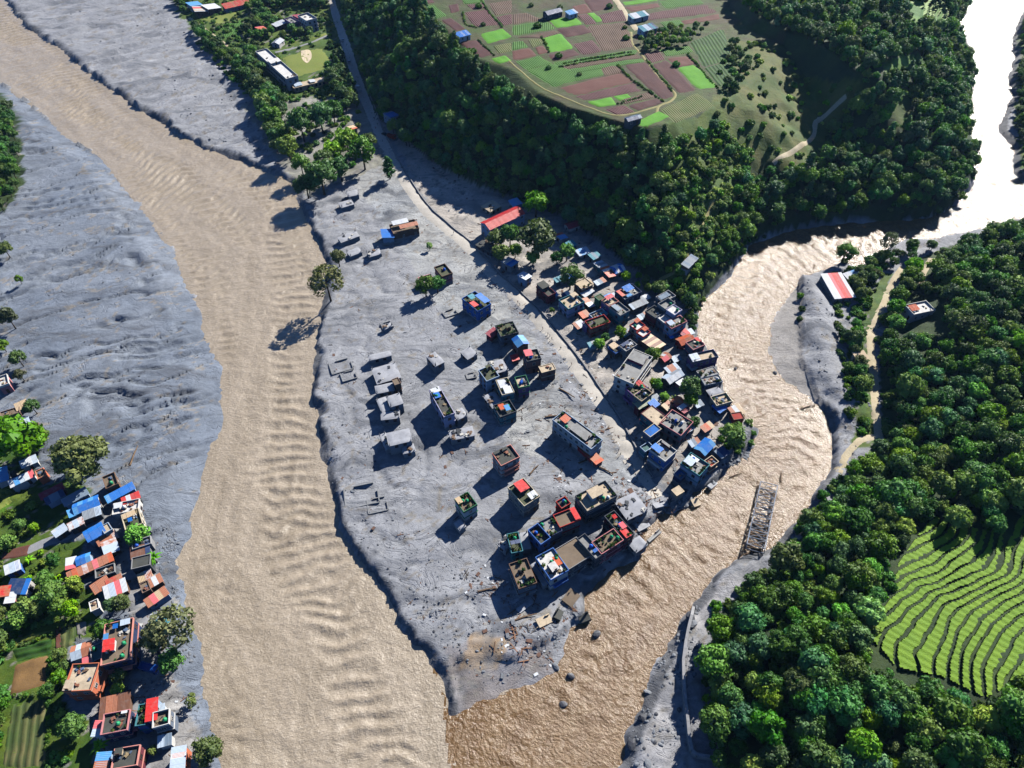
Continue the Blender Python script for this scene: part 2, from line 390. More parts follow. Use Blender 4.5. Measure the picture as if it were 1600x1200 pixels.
# ---------------------------------------------------------------- ground cover colours (what the ground is made of)
PX, PY = proj(GX, GY, GZ)
jx = PX+fbm(GX/7, GY/7, 90, 3)*9; jy = PY+fbm(GX/7, GY/7, 95, 3)*7
def inp(pts): return pip(np.array(pts, float), jx, jy)
CC = np.zeros(GX.shape+(3,)); CC[:] = C(160, 162, 167, .54)
MUD = np.ones(GX.shape)
def paint(mask, c, c2=None, sc=12, mud=0.0, o=3):
    n = np.clip(fbm(GX/sc, GY/sc, o, 4)*1.1+.5, 0, 1)[..., None]
    c2 = c if c2 is None else c2
    CC[mask] = (np.array(c)*(1-n)+np.array(c2)*n)[mask]; MUD[mask] = mud
paint(leftside, C(136, 147, 163, .43), C(150, 159, 172, .45), 30, 1.0)
paint(inp([(520, 240), (640, 260), (760, 420), (900, 640), (1010, 760), (960, 760), (800, 700), (700, 500)]), C(164, 168, 172, .56), C(178, 178, 175, .57), 18, 1.0)
paint(inp([(600, 190), (730, 280), (850, 340), (960, 410), (1080, 520), (1180, 650), (1060, 790), (1010, 720), (930, 600), (850, 500), (760, 420), (680, 340)]), C(172, 166, 160, .60), C(190, 182, 172, .62), 10, .8)
paint(inp([(690, 1010), (760, 990), (860, 1000), (880, 1080), (760, 1110), (690, 1135)]) & flat, C(140, 132, 128, .6), C(150, 150, 155, .6), 6, .3)
paint(inp([(735, 990), (800, 1000), (770, 1050), (715, 1050)]), C(165, 140, 110, .6), C(150, 145, 140, .6), 4, .3)
paint(inp([(1190, 425), (1252, 425), (1255, 560), (1280, 640), (1200, 610)]), C(150, 146, 142, .6), C(160, 156, 152, .6), 6, .1)
paint(inp([(960, 1210), (1070, 940), (1190, 870), (1190, 910), (1110, 980), (1110, 1220)]), C(150, 152, 158, .6), C(168, 166, 166, .6), 8, .8)
GRN = dict(forest=(C(38, 62, 28, .55), C(60, 80, 34, .55)), grass=(C(64, 100, 18, .48), C(100, 120, 34, .48)), lush=(C(60, 112, 14, .55), C(100, 140, 30, .55)), dry=(C(118, 120, 50, .42), C(76, 108, 28, .42)), dirt=(C(126, 112, 92, .6), C(150, 138, 118, .6)))
def green(mask, kind, sc=12): paint(mask, *GRN[kind], sc, 0.0)
green(inF & ~inE & (sd > .5), 'forest')
paint(inE, C(96, 88, 56, .4), C(76, 98, 34, .45), 8, 0.0)
green(inE2, 'forest')
green(inRH, 'forest', 9)
green(inp([(1120, 60), (1200, 62), (1225, 110), (1300, 130), (1345, 125), (1352, 150), (1310, 190), (1285, 245), (1205, 272), (1150, 250), (1120, 205), (1100, 175), (1130, 120)]) & inF, 'dry', 9)
green(inp([(1010, 205), (1060, 190), (1120, 170), (1170, 230), (1170, 320), (1125, 400), (1070, 445), (1040, 440), (1050, 300)]) & inF, 'grass', 7)
green(inp([(1380, 90), (1450, 85), (1450, 110), (1380, 115)]), 'lush'); green(inp([(1395, 150), (1425, 150), (1425, 190), (1395, 200)]), 'dry')
green(inp([(1410, 0), (1480, 0), (1485, 42), (1420, 40)]), 'lush')
green(inp([(1345, 480), (1375, 430), (1400, 420), (1366, 520), (1372, 690), (1330, 700), (1340, 640), (1322, 560)]), 'grass', 5)
green(inp([(-100, 640), (30, 660), (60, 690), (60, 760), (110, 745), (150, 770), (100, 830), (60, 850), (140, 842), (120, 870), (105, 900), (150, 930), (160, 960), (150, 1000), (110, 1000), (100, 1100), (150, 1130), (135, 1300), (-100, 1330)]), 'grass', 6)
green(inp([(0, 765), (17, 765), (18, 800), (0, 802)]), 'lush')
green(inp([(262, -10), (300, 52), (350, 92), (398, 150), (440, 165), (545, 150), (560, 140), (535, 60), (515, -60), (240, -90)]), 'grass', 8)
paint(inp([(380, 165), (450, 150), (560, 160), (590, 200), (600, 260), (480, 310), (440, 260)]), C(132, 132, 118, .6), C(160, 158, 150, .6), 6, .5)
green(inp([(-200, 125), (8, 150), (30, 190), (36, 290), (10, 330), (-200, 345)]), 'forest')
green(inp([(1590, -20), (1650, -20), (1650, 260), (1590, 270), (1585, 160)]), 'grass', 5)
paint(inp([(150, 780), (180, 770), (205, 800), (245, 870), (235, 960), (290, 1100), (330, 1200), (320, 1330), (150, 1330), (170, 1150), (150, 1100), (190, 1040), (205, 960), (190, 900)]), C(140, 138, 136, .6), C(164, 162, 160, .6), 5, .4)
paint((np.abs(fbm(GX/11, GY/11, 130, 4)) < .025) & flat & (sd > 3), C(142, 136, 128, .56), C(154, 150, 144, .56), 5, 1.0)
steep = (sd > 0) & (sd < bw) & (bw < 10) & (sd < 4)
paint(steep & flat, C(96, 98, 102, .55), C(130, 130, 132, .55), 3, 1.0)
t = NT('ground'); p = t.pos()
ca = t.n('ShaderNodeAttribute', attribute_name='cover').outputs['Color']
ma = t.n('ShaderNodeAttribute', attribute_name='mud').outputs['Fac']
n1 = t.noise(p, .09, 6, .65); n2 = t.noise(p, .7, 6, .7); n3 = t.noise(p, 3.0, 4, .6)
wp = t.n('ShaderNodeTexNoise'); wp.inputs['Scale'].default_value = .05; t.l(p, wp.inputs['Vector'])
va = t.n('ShaderNodeVectorMath', operation='MULTIPLY_ADD'); t.l(wp.outputs['Color'], va.inputs[0]); va.inputs[1].default_value = (26, 26, 0); t.l(p, va.inputs[2])
mp = t.noise(t.scalev(va.outputs[0], (.022, .11, .05), -.32), 1.0, 6, .6)
c = t.mix(1.0, ca, t.ramp(n1, [(.28, .62), (.5, .95), (.75, 1.2)]), 'MULTIPLY')
c = t.mix(1.0, c, t.ramp(n2, [(.25, .74), (.55, 1.0), (.85, 1.14)]), 'MULTIPLY')
c = t.mix(t.math('MULTIPLY', t.ramp(mp, [(.52, 0.0), (.66, .75)]), ma), c, C(100, 104, 112, .46))
def rl(sc, rot, w):
    nn_ = t.noise(t.scalev(va.outputs[0], sc, rot), 1.0, 5, .6)
    return t.ramp(t.math('ABSOLUTE', t.math('SUBTRACT', nn_, .5)), [(0.0, 1.0), (w, 0.0)])
r1 = rl((.035, .12, .05), -.4, .012); r2 = rl((.09, .16, .1), .5, .014)
ril = t.math('MULTIPLY', t.math('MULTIPLY', t.math('MAXIMUM', r1, r2), t.ramp(n1, [(.4, 0.15), (.6, 1.0)])), ma)
c = t.mix(t.math('MULTIPLY', ril, .45), c, C(88, 92, 102, .42))
c = t.mix(t.ramp(n3, [(.62, 0.0), (.72, .4)]), c, (.05, .048, .045))
nb = t.bump(n2, .6, .45); nb = t.bump(mp, .7, 1.1, nb); nb = t.bump(n3, .5, .16, nb); nb = t.bump(t.math('SUBTRACT', 1.0, ril), .6, .35, nb)
ground_mat = t.done(c, .82, nb)
V = np.stack([GX.ravel(), GY.ravel(), GZ.ravel()], 1)
me, used = gridmesh('ground', V, len(AX), len(AY), [ground_mat])
at = me.color_attributes.new('cover', 'FLOAT_COLOR', 'POINT')
at.data.foreach_set('color', np.concatenate([CC.reshape(-1, 3)[used], np.ones((len(used), 1))], 1).astype(np.float32).ravel())
am = me.attributes.new('mud', 'FLOAT', 'POINT'); am.data.foreach_set('value', MUD.ravel()[used].astype(np.float32))
tag(mobj('ground', me), kind='structure')
def catmull(P, step=1.5):
    P = np.array(P, float); out = []
    Q = np.vstack([2*P[0]-P[1], P, 2*P[-1]-P[-2]])
    for i in range(1, len(Q)-2):
        n = max(2, int(np.linalg.norm(Q[i+1]-Q[i])/step))
        for k in range(n):
            u = k/n; a, b, c, d = Q[i-1], Q[i], Q[i+1], Q[i+2]
            out.append(.5*((2*b)+(-a+c)*u+(2*a-5*b+4*c-d)*u*u+(-a+3*b-3*c+d)*u**3))
    out.append(P[-1]); return np.array(out)
# ---------------------------------------------------------------- rivers
LC = [(-120, -40), (-40, 30), (60, 105), (130, 160), (200, 215), (270, 262), (330, 305), (380, 360), (402, 420), (415, 500), (418, 580), (422, 660), (415, 740), (405, 820), (420, 900), (465, 980), (500, 1060), (520, 1130), (530, 1200), (545, 1330)]
RC = [(1600, -110), (1575, -60), (1555, 20), (1545, 100), (1540, 180), (1560, 260), (1540, 320), (1450, 357), (1330, 372), (1230, 395), (1170, 450), (1142, 520), (1160, 590), (1215, 640), (1240, 700), (1205, 770), (1130, 825), (1050, 885), (990, 950), (950, 1010), (900, 1070), (840, 1140), (815, 1200), (800, 1330)]
def river(name, poly, cl, mat, amp, lam, seed):
    wc = U(cl, ZW); x0, y0 = poly.min(0)-4; x1, y1 = poly.max(0)+4
    x0, x1 = max(x0, -480), min(x1, 500); y0, y1 = max(y0, 20), min(y1, 720)
    xs = np.arange(x0, x1, 1.0); ys = np.concatenate([np.arange(y0, 300, .9), np.arange(max(300, y0), y1, 1.5)])
    X, Y = np.meshgrid(xs, ys, indexing='ij')
    ins = pip(poly, X, Y)
    dc = catmull(wc, 5.0); arc = np.concatenate([[0], np.cumsum(np.linalg.norm(np.diff(dc, axis=0), axis=1))]); tg = np.gradient(dc, axis=0); tg /= np.linalg.norm(tg, axis=1)[:, None]
    dmin = np.full(X.shape, 1e9)
    for q in dc: dmin = np.minimum(dmin, (X-q[0])**2+(Y-q[1])**2)
    ws = np.zeros(X.shape); s = np.zeros(X.shape); n = np.zeros(X.shape)
    for q, a_, tt in zip(dc, arc, tg):
        w_ = np.exp(-np.clip(((X-q[0])**2+(Y-q[1])**2-dmin)/260, 0, 50)); ws += w_; s += w_*(a_+(X-q[0])*tt[0]+(Y-q[1])*tt[1]); n += w_*((Y-q[1])*tt[0]-(X-q[0])*tt[1])
    s /= ws; n /= ws; dj = pdist(np.vstack([[wRB[-1]], jn]), X, Y)
    dall = np.minimum.reduce([pdist(q, X, Y) for q in (nL, nR, nT, nQ)])
    keepv = ins | ((dall < 3.2) & ~(pip(POLY_L, X, Y) | pip(POLY_R, X, Y)))
    if seed < 250: keepv |= (dj < 2.6)
    z = amp*(fbm(X/2.4, Y/2.4, seed, 3)*(.45 if seed < 250 else 1.0)+fbm(s/7, n/11, seed+4, 3)*.5)
    lo = np.clip(fbm(s/55, n/15, seed+8, 3)*2.4+.45, 0, 1)
    ph = 2*np.pi*(s-np.abs(n)*.18+fbm(s/26, n/16, seed+12)*6)/lam
    z = z+amp*lo*.8*(1.1-2.0*np.abs(np.sin(ph/2))**.8)
    z = z*np.clip(dall/6, .12, 1)*np.clip(dj/7, .05, 1)*(np.clip(dj/45, .25, 1) if seed > 250 else 1)
    Z = ZW+z-(.07*(dj < 3.2) if seed < 250 else 0)
    k = keepv[:-1, :-1] & keepv[1:, :-1] & keepv[:-1, 1:] & keepv[1:, 1:]
    me, used = gridmesh('river', np.stack([X.ravel(), Y.ravel(), Z.ravel()], 1), len(xs), len(ys), [mat], k)
    a = me.attributes.new('flow', 'FLOAT_VECTOR', 'POINT')
    a.data.foreach_set('vector', np.stack([s.ravel()[used], n.ravel()[used], np.zeros(len(used))], 1).astype(np.float32).ravel())
    return tag(mobj('river', me), kind='structure')
def watermat(name, c1, c2, c3, rough, b1, b2, b3, q1, q2, e1, e2):
    t = NT(name); fl = t.n('ShaderNodeAttribute', attribute_name='flow').outputs['Vector']; p = t.pos()
    st = t.noise(t.scalev(fl, (.03, .16, 1)), 1.0, 6, .62); rp = t.noise(t.scalev(fl, q1+(1,)), 1.0, 5, .65); fi = t.noise(t.scalev(fl, q2+(1,)), 1.0, 4, .6)
    c = t.mix(t.ramp(st, [(.32, 0.0), (.62, 1.0)]), c1, c2)
    c = t.mix(t.ramp(rp, [(.5, 0.0), (.78, .55)]), c, c3)
    nb = t.bump(rp, b1, e1); nb = t.bump(fi, b2, e2, nb)
    t.b.inputs['IOR'].default_value = 1.45; t.b.inputs['Specular IOR Level'].default_value = b3
    return t.done(c, rough, nb)
m1 = watermat('silt_water', C(172, 156, 132, .43), C(191, 175, 152, .45), C(204, 192, 175, .47), .33, .8, .8, .5, (.85, .55), (2.8, 1.8), .55, .16)
m2 = watermat('brown_water', C(126, 90, 42, .40), C(142, 108, 62, .42), C(172, 146, 110, .46), .2, 1.0, 1.0, .58, (.62, .5), (1.9, 1.4), .68, .15)
tag(river('river', POLY_L, LC, m1, .55, 5.6, 201), label='wide pale silty river in flood'); tag(river('river', POLY_R, RC, m2, .4, 6.0, 251), label='brown river glittering in the sun')
# ---------------------------------------------------------------- roads, paths, fields
ROADS = []
def strip(name, pts, width, mat, lift=.14, label=None, jit=.25, nw=5):
    P = catmull([gp(*q) for q in pts]); T = np.gradient(P, axis=0); T /= np.linalg.norm(T, axis=1)[:, None]+1e-9
    N = np.stack([-T[:, 1], T[:, 0]], 1); ROADS.append((P, width/2)); V = []
    wv = width*(1+jit*fbm(np.arange(len(P))/7, np.zeros(len(P)), 300+len(ROADS), 3))
    for k in range(nw):
        o = (k/(nw-1)-.5); X = P+N*(o*wv)[:, None]
        z = hz(X[:, 0], X[:, 1])+lift
        if k in (0, nw-1): z = z-lift-.1
        V.append(np.column_stack([X, z]))
    V = np.stack(V, 1).reshape(-1, 3)
    me, _ = gridmesh(name, V, len(P), nw, [mat])
    return tag(mobj(name, me), label, kind='structure'), P, N
def roadmat(name, a, b, c2):
    t = NT(name); p = t.pos(); n1 = t.noise(p, .25, 6, .7); n2 = t.noise(p, 1.6, 5, .65)
    c = t.mix(t.ramp(n1, [(.35, 0.0), (.65, 1.0)]), a, b); c = t.mix(t.ramp(n2, [(.5, 0.0), (.72, .7)]), c, c2)
    return t.done(c, .8, t.bump(n2, .5, .15))
rd_mud = roadmat('muddy_road', C(180, 174, 164, .58), C(196, 190, 180, .58), C(158, 154, 146, .54))
rd_tar = roadmat('worn_asphalt', C(136, 138, 142, .6), C(150, 150, 152, .6), C(110, 112, 116, .6))
rd_grass = roadmat('worn_grass_path', C(150, 142, 84, .5), C(168, 158, 104, .5), C(110, 118, 50, .5))
rd_dirt = roadmat('dirt_track', C(176, 160, 128, .62), C(190, 178, 150, .62), C(140, 130, 96, .6))
MAIN = [(512, -30), (522, 15), (540, 70), (560, 130), (578, 175), (592, 208), (606, 237), (622, 266), (641, 297), (665, 330), (690, 352), (720, 376), (746, 402), (772, 432), (801, 457), (830, 486), (852, 512), (877, 543), (902, 577), (926, 611), (946, 641), (966, 676), (986, 716), (1005, 746), (1026, 778)]
_, mP, mN = strip('road', MAIN, 7.0, rd_mud, .16, 'long straight mud-caked road through the town', .12)
strip('road', [(178, 780), (196, 812), (206, 850), (210, 885), (205, 912), (213, 942), (221, 968), (217, 1000), (212, 1050), (214, 1100), (219, 1150), (226, 1215)], 4.6, rd_tar, .14, 'worn asphalt street of the far-bank hamlet', .1)
strip('road', [(40, 862), (70, 848), (110, 836), (150, 827), (185, 812)], 5.0, rd_tar, .12, 'asphalt side street running inland past tin roofs', .15)
strip('road', [(1412, 418), (1398, 437), (1382, 472), (1364, 512), (1360, 533), (1363, 562), (1366, 600), (1367, 630), (1371, 665), (1372, 684)], 4.2, rd_dirt, .14, 'dirt road along the wooded hill foot', .2)
strip('road', [(1374, 682), (1346, 687), (1325, 708), (1310, 738)], 3.6, rd_dirt, .12, 'short dirt road branching down to the broken bridge', .2)
strip('path', [(1456, 404), (1446, 420), (1440, 434), (1445, 447)], 4.0, rd_dirt, .14, 'pale track above the white hillside house', .2)
strip('path', [(958, -6), (972, 14), (990, 40), (997, 47)], 5.0, rd_dirt, .15, 'broad pale track between the ploughed fields', .15)
strip('path', [(986, 50), (988, 68), (1003, 86), (1022, 112), (1040, 132), (1055, 147), (1048, 158), (1030, 166), (1026, 177)], 1.8, rd_grass, .2, 'grassy footpath winding between the fields', .2)
strip('path', [(795, 95), (815, 112), (845, 136), (880, 152), (920, 168), (958, 180), (985, 178), (1015, 170), (1045, 160)], 1.5, rd_grass, .2, 'footpath along the rim of the field terrace', .2)
strip('path', [(1322, 150), (1292, 178), (1275, 190), (1270, 214), (1242, 234), (1208, 256)], 3.0, rd_dirt, .2, 'brown earth track over the grassy spur', .3)
strip('path', [(1116, 305), (1102, 345), (1085, 385), (1062, 418), (1030, 438)], 2.2, rd_grass, .2, 'grassy path slanting down to the riverside houses', .3)
strip('path', [(430, 82), (460, 75), (490, 65), (512, 55)], 3.0, rd_tar, .12, 'lane along the school field', .2)
strip('path', [(296, 28), (318, 44), (338, 58), (357, 73)], 3.0, rd_dirt, .12, 'pale path behind the bank trees', .2)
# low wall along the river side of the main road
def wallrun(name, P, h, th, mat, label, cat, off=0, N=None, sink=.8):
    Q = P+N*off if N is not None else P
    m = MB()
    for a, b in zip(Q[:-1], Q[1:]):
        za = float(hz(a[0], a[1])); zb = float(hz(b[0], b[1]))
        d = b-a; L = np.linalg.norm(d); nrm = np.array([-d[1], d[0]])/max(L, 1e-6)*th/2
        V = [(a[0]-nrm[0], a[1]-nrm[1], za-sink), (b[0]-nrm[0], b[1]-nrm[1], zb-sink), (b[0]+nrm[0], b[1]+nrm[1], zb-sink), (a[0]+nrm[0], a[1]+nrm[1], za-sink)]
        V += [(x, y, z+sink+h) for x, y, z in V]
        m.add(V, [(0, 3, 2, 1), (4, 5, 6, 7), (0, 1, 5, 4), (1, 2, 6, 5), (2, 3, 7, 6), (3, 0, 4, 7)])
    return tag(m.obj(name, [mat]), label, cat)
i0 = int(len(mP)*.40)
wallrun('roadside_wall', mP[i0:-4:2], .75, .5, concrete((.17, .17, .175)), 'low concrete wall lining one edge of the main road', 'wall', 3.5, mN[i0:-4:2])
FW = catmull([gp(*q) for q in [(1082, 952), (1074, 985), (1066, 1035), (1068, 1085), (1073, 1130), (1079, 1176), (1096, 1184), (1116, 1186)]], 4)
wallrun('flood_wall', FW, 2.3, .9, concrete((.19, .19, .195)), 'long grey flood wall below the wooded hill', 'wall', sink=2.5)
# fields
def fieldmat(kind):
    pal = dict(P=(C(108, 66, 66, .32), C(138, 94, 90, .32), 1), D=(C(94, 52, 52, .32), C(116, 70, 64, .32), 0), B=(C(128, 100, 78, .26), C(156, 128, 104, .26), 1), R=(C(128, 76, 64, .32), C(138, 90, 76, .32), 0),
               G=(C(64, 116, 28, .44), C(86, 132, 40, .44), 1), L=(C(80, 150, 16, .5), C(100, 168, 30, .5), 0), O=(C(92, 112, 46, .42), C(132, 126, 80, .42), 1), V=(C(38, 84, 20, .45), C(72, 116, 34, .45), 2),
               W=(C(112, 104, 66, .6), C(66, 92, 40, .6), 2), K=(C(140, 108, 66, .6), C(104, 80, 50, .6), 0), S=(C(128, 124, 118, .6), C(140, 136, 130, .6), 0), T=(C(124, 132, 58, .6), C(112, 128, 52, .6), 0))
    key = ('field', kind)
    if key not in MATS:
        a, b, st = pal[kind]; t = NT('field_'+{'P': 'ridged_soil', 'D': 'dark_soil', 'B': 'brown_soil', 'R': 'red_soil', 'G': 'crop', 'L': 'bright_crop', 'O': 'stubble', 'V': 'vegetables', 'W': 'rows', 'K': 'dry_maize', 'S': 'screed', 'T': 'turf'}[kind])
        fu = t.n('ShaderNodeAttribute', attribute_name='plot').outputs['Vector']; p = t.pos()
        n1 = t.noise(p, .12, 5, .6); n2 = t.noise(p, 1.1, 5, .65)
        w = t.n('ShaderNodeTexWave'); w.inputs['Scale'].default_value = 1.0 if st != 2 else .55; w.inputs['Distortion'].default_value = 1.2; w.inputs['Detail'].default_value = 2; w.inputs['Detail Scale'].default_value = .6
        t.l(t.scalev(fu, (.26, .26, .26)), w.inputs['Vector'])
        c = t.mix(t.ramp(n1, [(.3, 0.0), (.7, 1.0)]), a, b)
        nb = t.bump(n2, .5, .25)
        if st:
            c = t.mix(t.ramp(w.outputs['Fac'], [(.35, 0.0), (.75, .75 if st == 2 else .5)]), c, tuple(v*(1.2 if st == 1 else .45) for v in (a if st == 1 else b)))
            nb = t.bump(w.outputs['Fac'], .7, .3, nb)
        c = t.mix(t.ramp(n2, [(.55, 0.0), (.75, .5)]), c, tuple(v*.55 for v in a))
        MATS[key] = t.done(c, .85, nb)
    return MATS[key]
NF = [0]
def field(kind, q, turn=0, n=12, lift=.2, name='field'):
    W4 = [np.array(gp(*a)) for a in q]; ctr = sum(W4)/4
    W4 = [ctr+(w-ctr)*1.055 for w in W4]
    u, v = np.meshgrid(np.linspace(0, 1, n), np.linspace(0, 1, n), indexing='ij')
    X = (W4[0][0]*(1-u)+W4[1][0]*u)*(1-v)+(W4[3][0]*(1-u)+W4[2][0]*u)*v
    Y = (W4[0][1]*(1-u)+W4[1][1]*u)*(1-v)+(W4[3][1]*(1-u)+W4[2][1]*u)*v
    wob = fbm(X/12, Y/12, 400, 3)*.8*np.sin(np.pi*u)*0+fbm(X/9, Y/9, 410, 3)*.7; X = X+wob; Y = Y+fbm(X/9, Y/9, 415, 3)*.7
    NF[0] += 1; Z = hz(X, Y)+lift+(NF[0] % 7)*.012
    Z[0, :] -= lift+.15; Z[-1, :] -= lift+.15; Z[:, 0] -= lift+.15; Z[:, -1] -= lift+.15
    me, _ = gridmesh(name, np.stack([X.ravel(), Y.ravel(), Z.ravel()], 1), n, n, [fieldmat(kind)])
    d = W4[1]-W4[0] if turn else W4[3]-W4[0]; ang = math.atan2(d[1], d[0]); ca, sa = math.cos(ang), math.sin(ang)
    a = me.attributes.new('plot', 'FLOAT_VECTOR', 'POINT')
    a.data.foreach_set('vector', np.stack([(-X*sa+Y*ca).ravel(), (X*ca+Y*sa).ravel(), X.ravel()*0], 1).astype(np.float32).ravel())
    return tag(mobj(name, me), kind='structure')
def FZ(ox, oy, k, rows):
    for r_ in rows:
        kind = r_[0]; c = r_[1:9]; field(kind, [(ox+c[i]/k, oy+c[i+1]/k) for i in (0, 2, 4, 6)], r_[9] if len(r_) > 9 else 0)
FZ(800, 0, 4, [('B', 0, 90, 90, 80, 190, 125, 0, 155), ('G', 0, 160, 225, 130, 280, 180, 0, 222), ('L', 230, 125, 390, 100, 440, 150, 285, 175), ('B', 20, 235, 270, 190, 300, 205, 190, 240),
  ('D', 280, 185, 450, 155, 505, 205, 340, 235), ('L', 190, 240, 300, 210, 385, 300, 230, 330, 1), ('G', 0, 260, 70, 255, 105, 295, 0, 315), ('O', 100, 250, 180, 240, 195, 270, 130, 300), ('R', 0, 320, 110, 300, 155, 350, 10, 375),
  ('R', 145, 300, 195, 285, 225, 330, 165, 345), ('D', 225, 345, 385, 310, 425, 345, 260, 385), ('B', 470, 160, 710, 140, 765, 290, 560, 320), ('P', 380, 275, 500, 250, 560, 320, 440, 345), ('G', 260, 390, 780, 310, 800, 335, 290, 415),
  ('B', 290, 415, 800, 338, 810, 360, 330, 440), ('G', 330, 442, 810, 364, 830, 385, 350, 465), ('G', 20, 385, 170, 350, 260, 400, 90, 440), ('G', 90, 440, 260, 400, 480, 480, 260, 545), ('G', 350, 466, 560, 430, 580, 470, 400, 510),
  ('B', 560, 430, 640, 410, 700, 450, 590, 475), ('R', 290, 550, 680, 455, 760, 510, 390, 600), ('P', 390, 603, 760, 515, 810, 570, 450, 630), ('L', 470, 638, 620, 605, 660, 655, 540, 670), ('L', 630, 600, 720, 585, 740, 610, 670, 630),
  ('B', 680, 625, 850, 575, 890, 610, 700, 650), ('P', 580, 685, 700, 655, 770, 700, 650, 720), ('D', 720, 660, 900, 615, 950, 640, 790, 695), ('D', 690, 405, 840, 385, 1015, 600, 940, 625), ('P', 820, 335, 910, 315, 960, 370, 870, 395),
  ('D', 870, 398, 965, 375, 1160, 570, 1040, 585), ('R', 968, 368, 1090, 350, 1150, 400, 1030, 422), ('G', 920, 310, 1110, 285, 1130, 325, 965, 355), ('L', 1030, 427, 1140, 405, 1290, 540, 1170, 560, 1),
  ('V', 1110, 270, 1320, 180, 1370, 360, 1200, 420), ('V', 1200, 425, 1370, 370, 1420, 560, 1290, 538), ('O', 920, 690, 1160, 578, 1280, 670, 1010, 785), ('L', 760, 770, 915, 695, 990, 725, 825, 825),
  ('D', 450, -5, 620, -5, 640, 45, 500, 75), ('P', 540, 95, 690, 55, 720, 130, 570, 145), ('R', 380, 40, 460, 20, 500, 75, 400, 95), ('P', 410, 97, 470, 85, 530, 150, 460, 155), ('L', 465, 82, 510, 78, 565, 128, 530, 143),
  ('R', 700, 45, 910, 20, 930, 45, 740, 75), ('L', 690, 12, 900, -10, 910, 5, 710, 33), ('G', 910, 5, 1160, -10, 1200, 22, 960, 55), ('P', 860, 82, 1215, 28, 1285, 80, 840, 130), ('R', 1060, 132, 1290, 88, 1300, 118, 1090, 155), ('G', 920, 140, 1050, 122, 1080, 160, 960, 175), ('P', 750, 215, 960, 185, 980, 215, 770, 250)])
FZ(400, 0, 4, [('P', 1010, 18, 1100, -5, 1120, 15, 1030, 40), ('G', 1040, 45, 1110, 30, 1195, 100, 1120, 125), ('D', 1155, 125, 1215, 110, 1310, 180, 1250, 195), ('D', 1205, 32, 1265, 22, 1275, 70, 1215, 85), ('P', 1320, 30, 1410, 20, 1435, 45, 1350, 60),
  ('P', 1300, 80, 1440, 58, 1520, 155, 1380, 170), ('B', 1450, 22, 1600, 0, 1600, 80, 1500, 100), ('P', 1500, 105, 1600, 85, 1600, 150, 1545, 160), ('L', 1400, 215, 1540, 178, 1600, 230, 1450, 275), ('D', 1265, 275, 1380, 250, 1480, 345, 1400, 360),
  ('L', 1470, 365, 1560, 345, 1600, 380, 1520, 400), ('O', 1480, 288, 1590, 268, 1600, 320, 1520, 335), ('G', 1280, 2, 1420, -10, 1430, 14, 1310, 25)])
FZ(0, 900, 4, [('W', 75, 815, 295, 755, 280, 1210, 15, 1200, 0), ('K', 90, 555, 300, 495, 300, 680, 50, 755), ('V', 80, 455, 318, 395, 318, 488, 100, 540, 1), ('W', 345, 335, 465, 297, 478, 438, 345, 468, 0), ('S', 470, 293, 540, 288, 540, 370, 485, 385), ('R', 345, 330, 375, 320, 380, 460, 345, 468), ('T', 40, 380, 200, 370, 330, 340, 90, 440)])
FZ(0, 820, 10, [('R', -10, 560, 60, 420, 470, 315, 440, 490)])
FZ(0, 600, 4, [('T', -20, 660, 62, 655, 72, 755, -20, 800)])
FZ(380, 20, 8, [('T', 500, 540, 975, 440, 1145, 660, 605, 835), ('T', 950, 960, 1240, 905, 1250, 1000, 1010, 1060), ('T', 870, 300, 1030, 250, 1050, 280, 860, 330)])
FZ(290, 0, 8, [('T', 160, 230, 640, 150, 700, 230, 420, 320), ('G', 430, 330, 700, 240, 690, 450, 500, 490), ('O', 340, 300, 660, 230, 680, 260, 400, 340)])
m = plain('bare_sand', C(206, 190, 160, .62), .9, .15)
for pts in ([(470, 80), (484, 79), (487, 90), (480, 99), (472, 92)],):
    W_ = [np.array(gp(*a)) for a in pts]; Pg = catmull(W_+[W_[0]], 1.0); cx = Pg.mean(0)
    Vv = [(cx[0], cx[1], float(hz(*cx))+.34)]+[(a[0], a[1], float(hz(*a))+.30) for a in Pg]
    tag(mobj('sand_patch', mesh('sand_patch', Vv, [(0, i, i+1) for i in range(1, len(Pg))], [m])), kind='structure')
